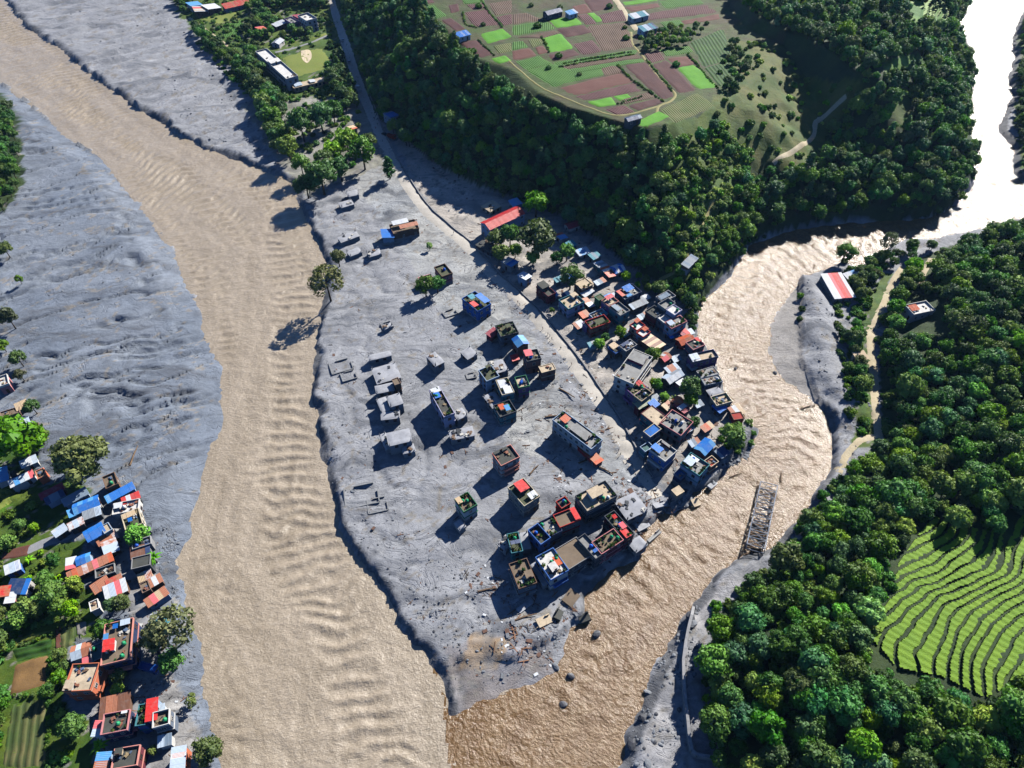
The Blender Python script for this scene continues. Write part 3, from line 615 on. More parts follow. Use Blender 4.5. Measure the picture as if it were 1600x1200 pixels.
# rice terraces: level paddies held by earth risers
def leafy(name, a, b):
    t = NT(name); p = t.pos(); n1 = t.noise(p, .15, 4); n2 = t.noise(p, 2.2, 5, .7)
    c = t.mix(t.ramp(n1, [(.3, 0.0), (.7, 1.0)]), a, b); c = t.mix(t.ramp(n2, [(.5, 0.0), (.8, .45)]), c, tuple(v*.6 for v in a))
    return t.done(c, .7, t.bump(n2, .7, .3))
rice = leafy('young_rice', C(108, 150, 2, .5), C(126, 164, 10, .5)); riser = leafy('earth_riser', C(52, 70, 18, .45), C(74, 80, 36, .45))
def terraces(pts, step, cell, key, seed):
    G = np.array([gp(*a) for a in pts]); x0, y0 = G.min(0); x1, y1 = G.max(0)
    xs = np.arange(x0, x1, cell); ys = np.arange(y0, y1, cell); X, Y = np.meshgrid(xs, ys, indexing='ij')
    ins = pip(G, X, Y); ins = ins & (np.abs(X) < 600)
    hsm = sum(hz(X+a, Y+b) for a in (-8, -4, 0, 4, 8) for b in (-8, -4, 0, 4, 8))/25
    q = (hsm+fbm(X/22, Y/22, seed, 3)*step*1.3)/step; lev = np.floor(q).astype(int); fr = q-lev
    ok = ins & (fr > .07+.12*vnoise(X/9, Y/9, seed+7))
    top = (lev+1)*step
    for L in np.unique(lev[ok]):
        m_ = ok & (lev == L)
        k = m_[:-1, :-1] & m_[1:, :-1] & m_[:-1, 1:] & m_[1:, 1:]
        if k.sum() < 12: continue
        i, j = np.nonzero(k); zt = L*step+step*1.0+.25+float(np.mean((hsm-q*step)[m_]))
        idx = {}; V = []; Fc = []; mi = []
        def vid(a, b, low):
            kk = (a, b, low)
            if kk not in idx:
                idx[kk] = len(V); V.append((xs[a], ys[b], zt+.06*math.sin(a*.7+b)-(3.4 if low else 0)))
            return idx[kk]
        ks = set(zip(i.tolist(), j.tolist()))
        for a, b in ks:
            Fc.append((vid(a, b, 0), vid(a+1, b, 0), vid(a+1, b+1, 0), vid(a, b+1, 0))); mi.append(0)
            for da, db, e in ((-1, 0, ((0, 1), (0, 0))), (1, 0, ((1, 0), (1, 1))), (0, -1, ((0, 0), (1, 0))), (0, 1, ((1, 1), (0, 1)))):
                if (a+da, b+db) not in ks:
                    (p0, p1) = e
                    Fc.append((vid(a+p0[0], b+p0[1], 1), vid(a+p1[0], b+p1[1], 1), vid(a+p1[0], b+p1[1], 0), vid(a+p0[0], b+p0[1], 0))); mi.append(1)
        tag(mobj('rice_paddy', mesh('rice_paddy', V, Fc, [rice, riser], mi)), kind='structure')
TER = [(1455, 805), (1500, 822), (1545, 828), (1605, 800), (1640, 900), (1620, 1050), (1540, 1092), (1470, 1058), (1400, 1045), (1352, 992), (1392, 930), (1402, 880)]
terraces(TER, .62, .42, 'near', 500)
terraces([(1420, 2), (1470, -4), (1486, 40), (1450, 42), (1425, 25)], 2.2, 1.2, 'top', 520)
terraces([(1580, 415), (1620, 400), (1640, 470), (1585, 455)], 1.9, 1.0, 'edge', 530)
# ---------------------------------------------------------------- houses
WALL = dict(white=C(222, 220, 214), cream=C(214, 200, 172), blue=C(70, 120, 196), pale=C(168, 190, 214), teal=C(70, 140, 150), pink=C(214, 140, 140), maroon=C(110, 42, 56), purple=C(132, 96, 150), grey=C(150, 150, 150), dark=C(82, 86, 92), green=C(60, 130, 90), orange=C(214, 120, 84), mud=C(150, 152, 158, .6), mag=C(170, 50, 90), lav=C(190, 186, 214), slate=C(110, 122, 138), salmon=C(226, 150, 136), tan=C(206, 184, 150), red=C(190, 50, 44), brown=C(120, 92, 74), navy=C(38, 56, 96))
TIN = dict(blue=C(30, 118, 208), sky=C(86, 160, 220), red=C(214, 52, 48), rust=C(158, 88, 62), white=C(216, 220, 224), grey=C(150, 158, 166), teal=C(40, 140, 160), pink=C(232, 110, 116), tan=C(206, 180, 144), olive=C(150, 158, 128), crimson=C(150, 30, 56), navy=C(30, 62, 110), orange=C(206, 96, 52), steel=C(120, 140, 160), brown=C(126, 84, 64), silver=C(190, 206, 222))
ROOFC = dict(tan=C(200, 182, 156), grey=C(150, 150, 148), dark=C(78, 80, 76), moss=C(84, 90, 66), brown=C(128, 112, 94), white=C(220, 218, 214), blue=C(40, 110, 190), mud=C(160, 162, 168, .62), teal=C(84, 120, 120), red=C(170, 60, 50))
def wmat(n): return brick() if n == 'brick' else plaster(WALL[n])
def tmat(n):
    if n == 'rust': return tin(TIN['rust'], .9)
    if n.endswith('+'): return tin(TIN[n[:-1]], .45)
    return tin(TIN[n])
glass = NT('window_glass').done((.025, .03, .04), .15); frame_w = plain('window_frame', C(200, 196, 188), .6); frame_b = plain('window_wood', C(96, 62, 44), .7)
doorm = plain('door_wood', C(92, 66, 50), .7)
def window_mesh(w, h, fm):
    m = MB(); m.box((0, 0, 0), (w, .06, h), 1)
    for x in (-w/2, w/2): m.box((x, -.04, 0), (.10, .14, h+.1), 0)
    for z in (-h/2, h/2): m.box((0, -.04, z), (w-.1, .14, .10), 0)
    m.box((0, -.04, 0), (.07, .12, h-.1), 0)
    return m.mesh('window', [fm, glass])
WIN = [window_mesh(1.2, 1.35, frame_w), window_mesh(1.2, 1.35, frame_b), window_mesh(.9, 1.2, frame_w)]
dm = MB(); dm.box((0, 0, 0), (1.0, .1, 2.1)); dm.box((0, -.03, 1.1), (1.2, .16, .12)); DOOR = dm.mesh('door', [doorm])
def sheet_mesh(mat):
    V = []; Fc = []; n = 10
    for j in range(2):
        for i in range(n+1): V.append((i/n-.5, j, (.035 if i % 2 else -.02)))
    for i in range(n): Fc.append((i, i+1, n+2+i, n+1+i))
    return mesh('roof_sheet', V, Fc, [mat])
SHEETS = {}
def sheet(n):
    if n not in SHEETS: SHEETS[n] = sheet_mesh(tmat(n))
    return SHEETS[n]
def tank_mesh(col):
    pr = [(.0, 0), (.62, 0), (.65, .1), (.65, .45), (.68, .5), (.65, .55), (.65, .95), (.5, 1.2), (.2, 1.32), (.18, 1.42), (0, 1.42)]; n = 12; V = []; Fc = []
    for r_, z in pr:
        for k in range(n): V.append((r_*math.cos(2*math.pi*k/n), r_*math.sin(2*math.pi*k/n), z))
    for i in range(len(pr)-1):
        for k in range(n): Fc.append((i*n+k, i*n+(k+1) % n, (i+1)*n+(k+1) % n, (i+1)*n+k))
    return mesh('water_tank', V, Fc, [plain('tank_plastic', col, .35, .08)], smooth=True)
TANK = dict(k=tank_mesh(C(30, 32, 36)), g=tank_mesh(C(40, 150, 100)), b=tank_mesh(C(40, 100, 200)), w=tank_mesh(C(220, 224, 226)))
def leaf_cloud(n, rx, ry, rz, size, seed, base=0.0):
    rg = np.random.default_rng(seed); V = []; Fc = []
    c = rg.normal(size=(n, 3)); c /= np.linalg.norm(c, axis=1)[:, None]; c *= rg.random((n, 1))**.4*np.array([rx, ry, rz]); c[:, 2] += rz+base
    a = rg.normal(size=(n, 3)); b = rg.normal(size=(n, 3)); a /= np.linalg.norm(a, axis=1)[:, None]; b -= a*(a*b).sum(1)[:, None]; b /= np.linalg.norm(b, axis=1)[:, None]
    s = size*(.5+rg.random((n, 1)))
    P = np.stack([c-a*s, c+b*s*.6, c+a*s, c-b*s*.6], 1).reshape(-1, 3)
    return P, [(4*i, 4*i+1, 4*i+2, 4*i+3) for i in range(n)]
potm = plain('clay_pot', C(150, 92, 70), .8)
def plant_mesh(seed, lf):
    P, Fc = leaf_cloud(46, .55, .55, .45, .22, seed, .3); m = MB(); m.add([tuple(p) for p in P], Fc, 1); m.box((0, 0, .2), (.7, .7, .4), 0)
    return m.mesh('potted_plant', [potm, lf])
lf_pot = [leafmat('leaf_pot_a', C(66, 110, 34, .62), C(120, 150, 50, .62)), leafmat('leaf_pot_b', C(40, 84, 32, .6), C(84, 120, 44, .6))]
PLANT = [plant_mesh(s, lf_pot[s % 2]) for s in range(4)]
def rag_mesh(col, seed):
    rg = random.Random(seed); m = MB(); m.box((0, 0, .25), (1.0, .7, .5)); m.box((.5, .3, .12), (.5, .9, .24), 0, .5); m.box((-.4, .2, .4), (.3, .3, .5), 0, 1.0)
    return m.mesh('rooftop_crate', [plain('crate_paint', col, .7, .3)])
CRATE = [rag_mesh(C(*c), i) for i, c in enumerate([(150, 100, 80), (92, 112, 140), (200, 196, 186), (120, 96, 76), (60, 64, 70), (150, 132, 100)])]
pm_ = MB(); pm_.box((0, 0, .5), (.14, .14, 1)); POST = pm_.mesh('canopy_post', [plain('post_steel', C(120, 120, 124), .6)])
HOUSES = []; FLOOD = 1
CAMXY = np.array([0.0, 0.0])
def sub(name, me, par, loc, rz=0, sc=(1, 1, 1)): return mobj(name, me, par, loc, (0, 0, rz), sc)
def put_tin(par, w, d, z, cols, kind, rg, ov=.45, pitch=None, wallm=None, walls=True, swap=False):
    """sheets over a w x d plan whose eaves lie at z"""
    alongx = (w >= d) != swap; L, D = (w, d) if alongx else (d, w)
    n = int(np.clip(round(L/1.5), 2, 16)); sw = (L+2*ov)/n
    pitch = pitch if pitch is not None else (.42 if kind == 'gable' else .14)
    rise = (D/2+ov)*pitch if kind == 'gable' else (D+2*ov)*pitch
    top = z+rise-(ov*pitch)
    for i in range(n):
        u = -L/2-ov+sw*(i+.5)
        for side in ((-1, 1) if kind == 'gable' else (1,)):
            c = rg.choice(cols) if len(cols) < 5 else cols[i % len(cols)]
            ln = math.hypot(D/2+ov, rise) if kind == 'gable' else math.hypot(D+2*ov, rise)
            o = bpy.data.objects.new('roof_sheet', sheet(c)); link(o, par)
            dz = rg.uniform(0, .05)+(.03 if i % 2 else 0)
            tilt = math.atan2(rise, D/2+ov) if kind == 'gable' else math.atan2(rise, D+2*ov)
            if kind == 'gable': base = Vector((u, 0, top+dz)); yaw = 0 if side > 0 else math.pi; rx = -tilt
            else: base = Vector((u, D/2+ov, top+dz)); yaw = math.pi; rx = -tilt
            rz = yaw; o.scale = (sw*1.04, ln*(1+rg.uniform(-.01, .03)), 1)
            if not alongx: base = Vector((-base.y, base.x, base.z)); rz = yaw+math.pi/2
            o.location = base; o.rotation_mode = 'ZYX' if False else 'XYZ'
            o.rotation_euler = (Matrix.Rotation(rz, 3, 'Z') @ Matrix.Rotation(rx, 3, 'X')).to_euler()
    if kind == 'gable' and walls:
        m = MB(); Y = D/2-.05; h = Y*pitch
        for u in (-L/2+.1, L/2-.1):
            for e in (-.08, .08):
                V = [(u+e, -Y, z), (u+e, Y, z), (u+e, 0, z+h)]
                m.add(V if alongx else [(-b, a, c) for a, b, c in V], [(0, 1, 2)])
        m.obj('gable_wall', [wallm or plaster(WALL['grey'])], par)
    if kind == 'lean' and walls and wallm is not None:
        m = MB(); Y = D/2-.02; X = L/2-.02; hh = 2*Y*pitch
        V = [(-X, -Y, z), (X, -Y, z), (X, Y, z), (-X, Y, z), (-X, Y, z+hh), (X, Y, z+hh)]
        m.add(V if alongx else [(-b, a, c) for a, b, c in V], [(3, 2, 5, 4), (0, 3, 4), (1, 5, 2), (0, 4, 5, 1)])
        m.obj('gable_wall', [wallm], par)
def H(label, pts, h, wall='grey', roof='flat', tins=('rust',), trim=None, rc='grey', tank='', shed=(), plants=0, tower=None, clutter=0, win=True, cat=None, name=None, group=None, par=.8, balc=None, swap=False):
    q = [tuple(map(float, s.split(','))) for s in pts.split()]
    rg = random.Random(label); g = 0.0; h = h*.8 if h > 3.5 else h
    for _ in range(4):
        P = np.array([unp(x, y, g+h) for x, y in q]); ctr = (P[0]+P[2])/2; g = float(hz(*ctr))
    ux = P[1]-P[0]; w = float(np.linalg.norm(ux)); ux = ux/w
    v = P[2]-P[1]; v = v-ux*v.dot(ux); d = float(np.linalg.norm(v)); w = max(w*1.12, 2.4); d = max(d*1.12, 2.4)
    rz = math.atan2(ux[1], ux[0])
    kindname = name or {'flat': 'concrete_house', 'mud': 'ruined_house', 'gable': 'tin_roofed_house', 'lean': 'tin_roofed_shed'}[roof]
    E = empty(kindname, (ctr[0], ctr[1], g), rz)
    tag(E, label, cat or {'flat': 'house', 'mud': 'ruin', 'gable': 'house', 'lean': 'shed'}[roof], group)
    HOUSES.append((ctr[0], ctr[1], math.hypot(w, d)/2, rz, w, d))
    wm = wmat(wall) if wall == 'brick' or not FLOOD else plaster(WALL[wall], .35, 1.3); tm = plaster(WALL[trim]) if trim else plaster(tuple(min(.7, c*1.15+.03) for c in (WALL[wall] if wall != 'brick' else WALL['tan'])))
    m = MB(); m.box((0, 0, (h-1.6)/2), (w, d, h+1.6)); m.obj('wall', [wm], E)
    ns = max(1, int(round(h/3.0))); sh = h/ns
    # faces turned to the open side of the house
    faces = []
    for nx, ny, L, off in ((0, -1, w, d/2), (1, 0, d, w/2), (0, 1, w, d/2), (-1, 0, d, w/2)):
        N = np.array([nx*math.cos(rz)-ny*math.sin(rz), nx*math.sin(rz)+ny*math.cos(rz)])
        f_ = N.dot((CAMXY-ctr)/np.linalg.norm(ctr))
        faces.append((f_, nx, ny, L, off))
    faces.sort(reverse=True)
    if win and roof != 'mud':
        wmesh = WIN[rg.randrange(3)]
        for k, (f_, nx, ny, L, off) in enumerate(faces):
            if f_ < -.25: continue
            a = math.atan2(ny, nx)+math.pi/2
            for s_ in range(ns):
                nc = int((L-1.0)/2.6)
                for c_ in range(nc):
                    if rg.random() < .12: continue
                    u = (c_-(nc-1)/2)*(L/(nc+.2)); z = s_*sh+sh*.55
                    X = nx*(off+.03)-ny*u; Y = ny*(off+.03)+nx*u
                    if s_ == 0 and c_ == nc//2 and k == 0: sub('door', DOOR, E, (X, Y, 1.05), a)
                    else: sub('window', wmesh, E, (X, Y, z), a)
    if roof in ('flat',):
        for s_ in range(1, ns):
            m = MB(); m.box((0, 0, s_*sh), (w+.5, d+.5, .2)); m.obj('floor_slab', [tm], E)
        m = MB(); m.box((0, 0, h+.02), (w+.36, d+.36, .22)); m.obj('roof_slab', [concrete(ROOFC[rc])], E)
        z = h+.13; m = MB(); t_ = .2
        m.box((0, -d/2-.05, z+par/2), (w+.3, t_, par)); m.box((0, d/2+.05, z+par/2), (w+.3, t_, par)); m.box((-w/2-.05, 0, z+par/2), (t_, d-.1, par)); m.box((w/2+.05, 0, z+par/2), (t_, d-.1, par))
        m.obj('parapet', [tm], E)
        if balc or (balc is None and h >= 8 and rg.random() < .6):
            f_, nx, ny, L, off = faces[0]
            for s_ in range(1, ns):
                m = MB(); a = math.atan2(ny, nx)+math.pi/2; o_ = off+.25+.6
                m.box((0, 0, 0), (L*.8, 1.2, .16)); m.box((0, -.55, .5), (L*.8, .08, .85)); m.box((-L*.4+.04, -.02, .5), (.08, 1.0, .85)); m.box((L*.4-.04, -.02, .5), (.08, 1.0, .85))
                sub('balcony', m.mesh('balcony', [tm]), E, (nx*o_, ny*o_, s_*sh+.02), a)
        iw, idp = w/2-.9, d/2-.9
        if tower:
            col, cx, cy, fw, fd, th = tower[:6]; tw, td = w*fw, d*fd
            T = MB(); T.box((0, 0, th/2), (tw, td, th)); to = T.obj('stair_tower', [wmat(col)], E, loc=(cx*w, cy*d, h+.14))
            if len(tower) > 6:
                put_tin(to, tw, td, th, (tower[6],), 'lean', rg, .3)
            else:
                T = MB(); T.box((0, 0, th+.08), (tw+.4, td+.4, .16)); T.obj('tower_roof', [concrete(ROOFC[rc])], to)
            sub('door', DOOR, to, (0, -td/2-.04, 1.05), 0)
        for s_ in shed:
            col, cx, cy, fw, fd = s_[:5]; sw, sd_ = w*fw, d*fd; hh = s_[5] if len(s_) > 5 else 2.2
            for a in (-1, 1):
                for b in (-1, 1): sub('canopy_post', POST, E, (cx*w+a*(sw/2-.15), cy*d+b*(sd_/2-.15), h+.13), 0, (1, 1, hh))
            pe = MB(); pe.box((0, 0, 0), (sw, sd_, .06)); po = pe.obj('canopy', [tmat(col)], E, loc=(cx*w, cy*d, h+.13+hh)); put_tin(po, sw, sd_, .06, (col,), 'lean', rg, .15, .08)
        for i, tc in enumerate(tank):
            sub('water_tank', TANK[tc], E, (rg.uniform(-iw, iw), rg.uniform(-idp, idp), h+.13), 0)
        for i in range(plants):
            e = rg.random(); 
            if e < .45: x, y = rg.uniform(-iw, iw), -d/2+.6
            elif e < .75: x, y = (w/2-.6)*rg.choice((-1, 1)), rg.uniform(-idp, idp)
            elif e < .93: x, y = rg.uniform(-iw, iw), d/2-.6
            else: x, y = rg.uniform(-iw, iw), rg.uniform(-idp, idp)
            k = rg.uniform(.6, 1.35); sub('potted_plant', PLANT[rg.randrange(4)], E, (x, y, h+.12), rg.uniform(0, 6), (k, k, k))
        for i in range(clutter):
            k = rg.uniform(.45, 1.2); sub('rooftop_crate', CRATE[rg.randrange(6)], E, (rg.uniform(-iw, iw), rg.uniform(-idp, idp), h+.12), rg.uniform(0, 6), (k, k*rg.uniform(.6, 1.4), k))
    elif roof == 'mud':
        n = 9; uu, vv = np.meshgrid(np.linspace(-.5, .5, n), np.linspace(-.5, .5, n), indexing='ij')
        X = uu*(w+.5); Y = vv*(d+.5); ed = np.minimum(.5-np.abs(uu), .5-np.abs(vv)); Z = h+.25*sstep(ed/.15)+fbm(X/2+ctr[0], Y/2+ctr[1], 610, 3)*.22
        me, _ = gridmesh('mud_cap', np.stack([X.ravel(), Y.ravel(), Z.ravel()], 1), n, n, [concrete(ROOFC[rc if rc != 'grey' else 'mud'], .25)])
        mobj('mud_cap', me, E)
        m = MB(); m.box((0, 0, h-.12), (w+.5, d+.5, .22)); m.obj('roof_slab', [concrete(ROOFC[rc if rc != 'grey' else 'mud'], .3)], E)
        for i in range(rg.randrange(2, 5)):
            m = MB(); hh = rg.uniform(.6, 1.6); m.box((0, 0, hh/2), (.3, .3, hh)); m.bar((0, 0, hh), (.2, .1, hh+.7), .03)
            m.obj('broken_column', [wm], E, loc=(rg.choice((-1, 1))*(w/2-.2), rg.choice((-1, 1))*(d/2-.2), h-.05))
        for k, (f_, nx, ny, L, off) in enumerate(faces[:2]):
            a = math.atan2(ny, nx)+math.pi/2
            for c_ in range(int(L/3.4)):
                u = (c_-(int(L/3.4)-1)/2)*3.2
                if h > 2.6: sub('window', WIN[1], E, (nx*(off+.02)-ny*u, ny*(off+.02)+nx*u, h-1.3), a)
        for i in range(clutter): k = rg.uniform(.7, 1.6); sub('rubble_block', CRATE[rg.choice((2, 3, 4))], E, (rg.uniform(-.4, .4)*w, rg.uniform(-.4, .4)*d, h+.2), rg.uniform(0, 6), (k, k, k*.6))
    else:
        put_tin(E, w, d, h+.02, list(tins), 'gable' if roof == 'gable' else 'lean', rg, .4, .05 if swap else None, wm, True, swap)
        for i in range(clutter): sub('roof_weight', CRATE[rg.choice((2, 3))], E, (rg.uniform(-.3, .3)*w, rg.uniform(-.3, .3)*d, h+.6+.1*d), 0, (.5, .5, .5))
        if shed:
            for s_ in shed:
                m = MB(); m.box((0, 0, 0), (w*s_[3], d*s_[4], .06)); m.obj('patch_sheet', [tmat(s_[0])], E, loc=(s_[1]*w, s_[2]*d, h+.5+.16*d))
    return E
# ---- flooded town, river side of the main road
H('small house with a bright blue tin roof beside a rust-roofed one', '597,361 612,359 614,370', 5, 'pale', 'lean', ('blue',))
H('long brown house with rusty sheets and a white canopy on mud', '617,366 652,358 646,346', 5, 'brown', 'flat', rc='brown', trim='brown', shed=(('white', -.1, .3, .6, .4), ('rust', .15, -.25, .7, .35)))
H('low mud-buried house across from the blue-roofed one', '530,371 555,362 559,369', 2.5, 'mud', 'mud', clutter=3)
H('half-buried hut roof near the lone bank tree', '544,393 560,387 563,394', 2, 'mud', 'mud')
H('half-buried hut roof with broken frames beside it', '574,394 591,389 595,396', 2, 'mud', 'mud', clutter=4)
H('wrecked hut on mud below the dark riverside trees', '531,317 548,312 551,319', 2.5, 'mud', 'mud', clutter=3)
H('small grey hut roof at the edge of the riverside trees', '543,300 557,297 559,304', 2.5, 'mud', 'mud')
H('pink two-storey house with dark roof and blue tank', '678,421 692,416 708,427', 6.5, 'pink', 'flat', rc='moss', tank='b', trim='brown', clutter=2)
H('low pink wing between dark trees and the pink house', '655,435 672,430 677,438', 4, 'pink', 'flat', rc='grey', par=.4)
H('bright blue house with rooftop garden and red canopy', '726,468 744,458 763,477', 8, 'blue', 'flat', rc='moss', trim='blue', tank='bg', plants=12, shed=(('red', -.42, -.2, .3, .3), ('blue', .3, -.15, .4, .6), ('teal', -.1, .2, .35, .25)), clutter=3)
H('dark slate house with green roof terrace and orange hut', '774,512 798,506 810,520', 7.5, 'slate', 'flat', rc='moss', trim='dark', plants=9, tower=('orange', .1, .05, .22, .3, 1.8), tank='k', clutter=4)
H('dark red annexe leaning on the slate house', '762,521 772,513 777,519', 5, 'maroon', 'lean', ('crimson',))
H('brick house with a bright blue gabled tin roof', '803,530 817,525 823,536', 8, 'brick', 'gable', ('blue', 'sky'))
H('tiny shed with a red tin roof among wreckage', '799,558 807,556 810,560', 3, 'brown', 'lean', ('red',))
H('brick house with pink tin canopy and rooftop tank', '817,553 836,549 846,561', 9, 'brick', 'flat', rc='dark', tank='kb', shed=(('pink', -.25, .15, .5, .6, 1.6),), clutter=4, trim='dark')
H('bare brick house with tan slab roof and rust streaks', '843,574 862,569 867,577', 7, 'brick', 'flat', rc='tan', par=.25, clutter=2)
H('tall pale blue house with pink edged parapet', '750,581 767,574 778,589', 9.5, 'pale', 'flat', rc='moss', trim='pale', tank='k', plants=2, tower=('cream', .2, .38, .3, .2, 1.5))
H('wrecked roof piled with debris behind the pale blue house', '763,569 783,563 793,577', 5, 'mud', 'mud', clutter=10)
H('teal house with white sheets spread over its roof', '774,598 790,594 804,613', 8.5, 'teal', 'flat', rc='white', trim='cream', shed=(('white', -.1, .2, .6, .5, .5), ('white', .1, -.25, .6, .4, .5)), plants=3)
H('violet-blue house with green parapet and two blue tanks', '803,593 818,590 829,603', 8, 'purple', 'flat', rc='tan', trim='green', tank='bb', clutter=3)
H('grey roofless house in the shade of the teal one', '755,621 770,614 787,628', 5, 'grey', 'mud', clutter=4)
H('dark teal house with orange and blue sheeted hut on roof', '771,637 793,629 807,643', 7, 'teal', 'flat', rc='dark', trim='dark', shed=(('orange', -.15, .1, .3, .4, 1.4), ('sky', .1, -.1, .25, .4, 1.4)), tank='g', plants=4, clutter=3)
H('boxy mud-covered house standing alone behind the teal ones', '721,550 734,543 744,553', 4, 'mud', 'mud')
H('mud-covered house with one wall broken open', '668,557 680,551 692,565', 6, 'mud', 'mud', clutter=2)
H('narrow flat mud-covered shed heading the grey row', '577,556 607,549 610,555', 3, 'mud', 'mud')
H('widest mud-covered block in the grey row', '584,577 616,568 623,589', 4, 'mud', 'mud', clutter=4)
H('long low grey block below the widest mud-covered block', '588,604 612,599 614,609', 6, 'mud', 'mud')
H('brown box room sticking out of the grey row', '614,594 622,591 625,599', 8, 'brown', 'flat', rc='brown', par=.3)
H('tall square mud-roofed house of the grey row', '608,620 625,615 626,630', 7.5, 'mud', 'mud')
H('lower grey wing of the tall square mud-roofed house', '594,624 606,620 605,640', 5, 'mud', 'mud')
H('grey house with open shaded front in the row', '597,645 622,642 623,652', 5, 'mud', 'mud', clutter=2)
H('big blank mud-roofed house ending the grey row', '606,678 637,671 641,688', 7.5, 'mud', 'mud')
H('little mud-roofed room beside the big blank house', '628,699 644,695 648,704', 3, 'mud', 'mud', clutter=2)
H('splintered remains of a house beside the big blank one', '597,680 605,677 608,699', 4, 'mud', 'mud', clutter=5)
H('long stepped house with blue sheets and bushy roof garden', '672,614 686,609 709,645', 9, 'lav', 'flat', rc='dark', trim='lav', tank='g', plants=16, shed=(('blue', -.1, .25, .5, .18, .7), ('white', 0, .42, .8, .14, .8)), clutter=4)
H('small grey ruin stuck to the long garden-roofed house', '709,644 722,638 728,649', 4, 'mud', 'mud', clutter=4)
H('flattened ruin with loose beams on open mud', '701,675 733,668 742,679', 3, 'mud', 'mud', clutter=9)
H('pink and white three-storey house with maroon bands', '769,712 794,700 812,714', 9.5, 'white', 'flat', rc='dark', trim='salmon', clutter=4, tower=('cream', -.1, .42, .7, .12, .8), balc=True)
H('grey house with a red tin stair hut and pale tarp', '796,765 817,752 841,776', 8.5, 'grey', 'flat', rc='moss', trim='cream', tower=('dark', .05, .2, .5, .42, 1.8, 'red'), shed=(('white', .22, -.33, .4, .25, 1.2),), tank='w', plants=3)
H('white and green house with a leafy roof edge', '710,784 728,774 746,788', 8.5, 'white', 'flat', rc='brown', trim='green', tank='gg', plants=14, shed=(('tan', -.35, .25, .3, .4, 1.2),))
H('small grey box room below the leafy-roofed house', '709,819 717,814 728,821', 3, 'grey', 'mud')
H('teal-edged garden-roof house in deep shade', '794,838 809,835 815,861', 7, 'teal', 'flat', rc='moss', trim='teal', tank='g', plants=12, shed=(('navy', 0, -.1, .8, .15),))
H('smooth mud roof wedged between teal and blue houses', '810,835 822,833 829,855', 5, 'mud', 'mud')
H('crushed mud roof beside the teal-edged garden roof', '783,846 794,833 797,850', 3.5, 'mud', 'mud', clutter=5)
H('deep blue house with sunken white-edged terrace', '829,831 842,822 856,844', 8, 'blue', 'flat', rc='dark', trim='blue', plants=2, tank='b', par=1.5, clutter=2)
H('grey-blue house with rooftop boxes next to the deep blue one', '842,820 862,810 876,830', 8, 'slate', 'flat', rc='grey', trim='navy', tank='g', plants=6, clutter=6)
H('flat-roofed house with red parapet and red tin awning', '865,808 893,797 906,812', 9, 'grey', 'flat', rc='brown', trim='red', shed=(('red', .4, 0, .22, .9, 1.0),))
H('little red-edged rooftop room with a green tank', '870,786 882,779 890,788', 7, 'red', 'flat', rc='dark', trim='red', tank='gb')
H('big grey house with white stair rooms and palms on top', '900,778 941,757 963,775', 9.5, 'slate', 'flat', rc='tan', trim='dark', tower=('white', -.02, .1, .35, .5, 2.2), tank='gw', plants=8, clutter=5, balc=True)
H('maroon corner house with red sheets and cluttered terrace', '944,812 957,804 991,832', 10, 'maroon', 'flat', rc='moss', trim='dark', shed=(('red', -.1, -.35, .5, .3, 1.0), ('pink', .1, -.1, .4, .2, 1.4), ('red', .1, .3, .3, .12, 1.2)), tank='wb', plants=14, clutter=6, balc=True)
H('maroon house with a hedge around its roof terrace', '926,850 956,831 972,845', 10, 'maroon', 'flat', rc='brown', trim='pink', tank='gg', plants=22, clutter=3, balc=True)
H('narrow dark house with blue tank between two roofs', '904,845 914,838 940,865', 10, 'dark', 'flat', rc='grey', trim='dark', tank='bb', clutter=3, shed=(('blue', .1, -.25, .5, .1, .8),))
H('house with a wide bare brown roof by the river edge', '871,860 901,842 919,869', 9, 'dark', 'flat', rc='brown', trim='grey', par=.3)
H('white and blue house with orange rooms and green tanks', '841,873 865,860 884,892', 9, 'white', 'flat', rc='white', trim='blue', tank='ggk', plants=5, tower=('orange', -.05, -.15, .35, .3, 1.2), clutter=7, shed=(('orange', .3, 0, .25, .35, .8),), balc=True)
H('brick-parapet house with bushy roof at the end of the row', '800,884 824,876 834,911', 8, 'slate', 'flat', rc='brown', trim='brown', tank='k', plants=16, clutter=5, tower=('cream', .25, -.15, .35, .25, 1.6))
H('low grey slab building squeezed in the last row', '833,883 841,879 855,909', 4, 'grey', 'mud')
H('mud-heaped roof at the broken bridge head', '960,786 988,773 1012,795', 3.2, 'mud', 'mud', clutter=8)
H('long white house with orange sheets, adrift in mud', '872,656 887,644 932,691', 9, 'white', 'flat', rc='grey', trim='pale', tank='g', plants=10, shed=(('orange', .05, .33, .5, .14, 1.2),), clutter=6, tower=('dark', 0, -.1, .6, .4, 1.0))
H('low red annexe at the end of the long white house', '904,700 913,694 940,717', 4, 'red', 'lean', ('rust', 'orange'))
H('collapsed concrete slab house sliding into the brown river', '985,848 1000,838 1008,852', 3, 'grey', 'mud')
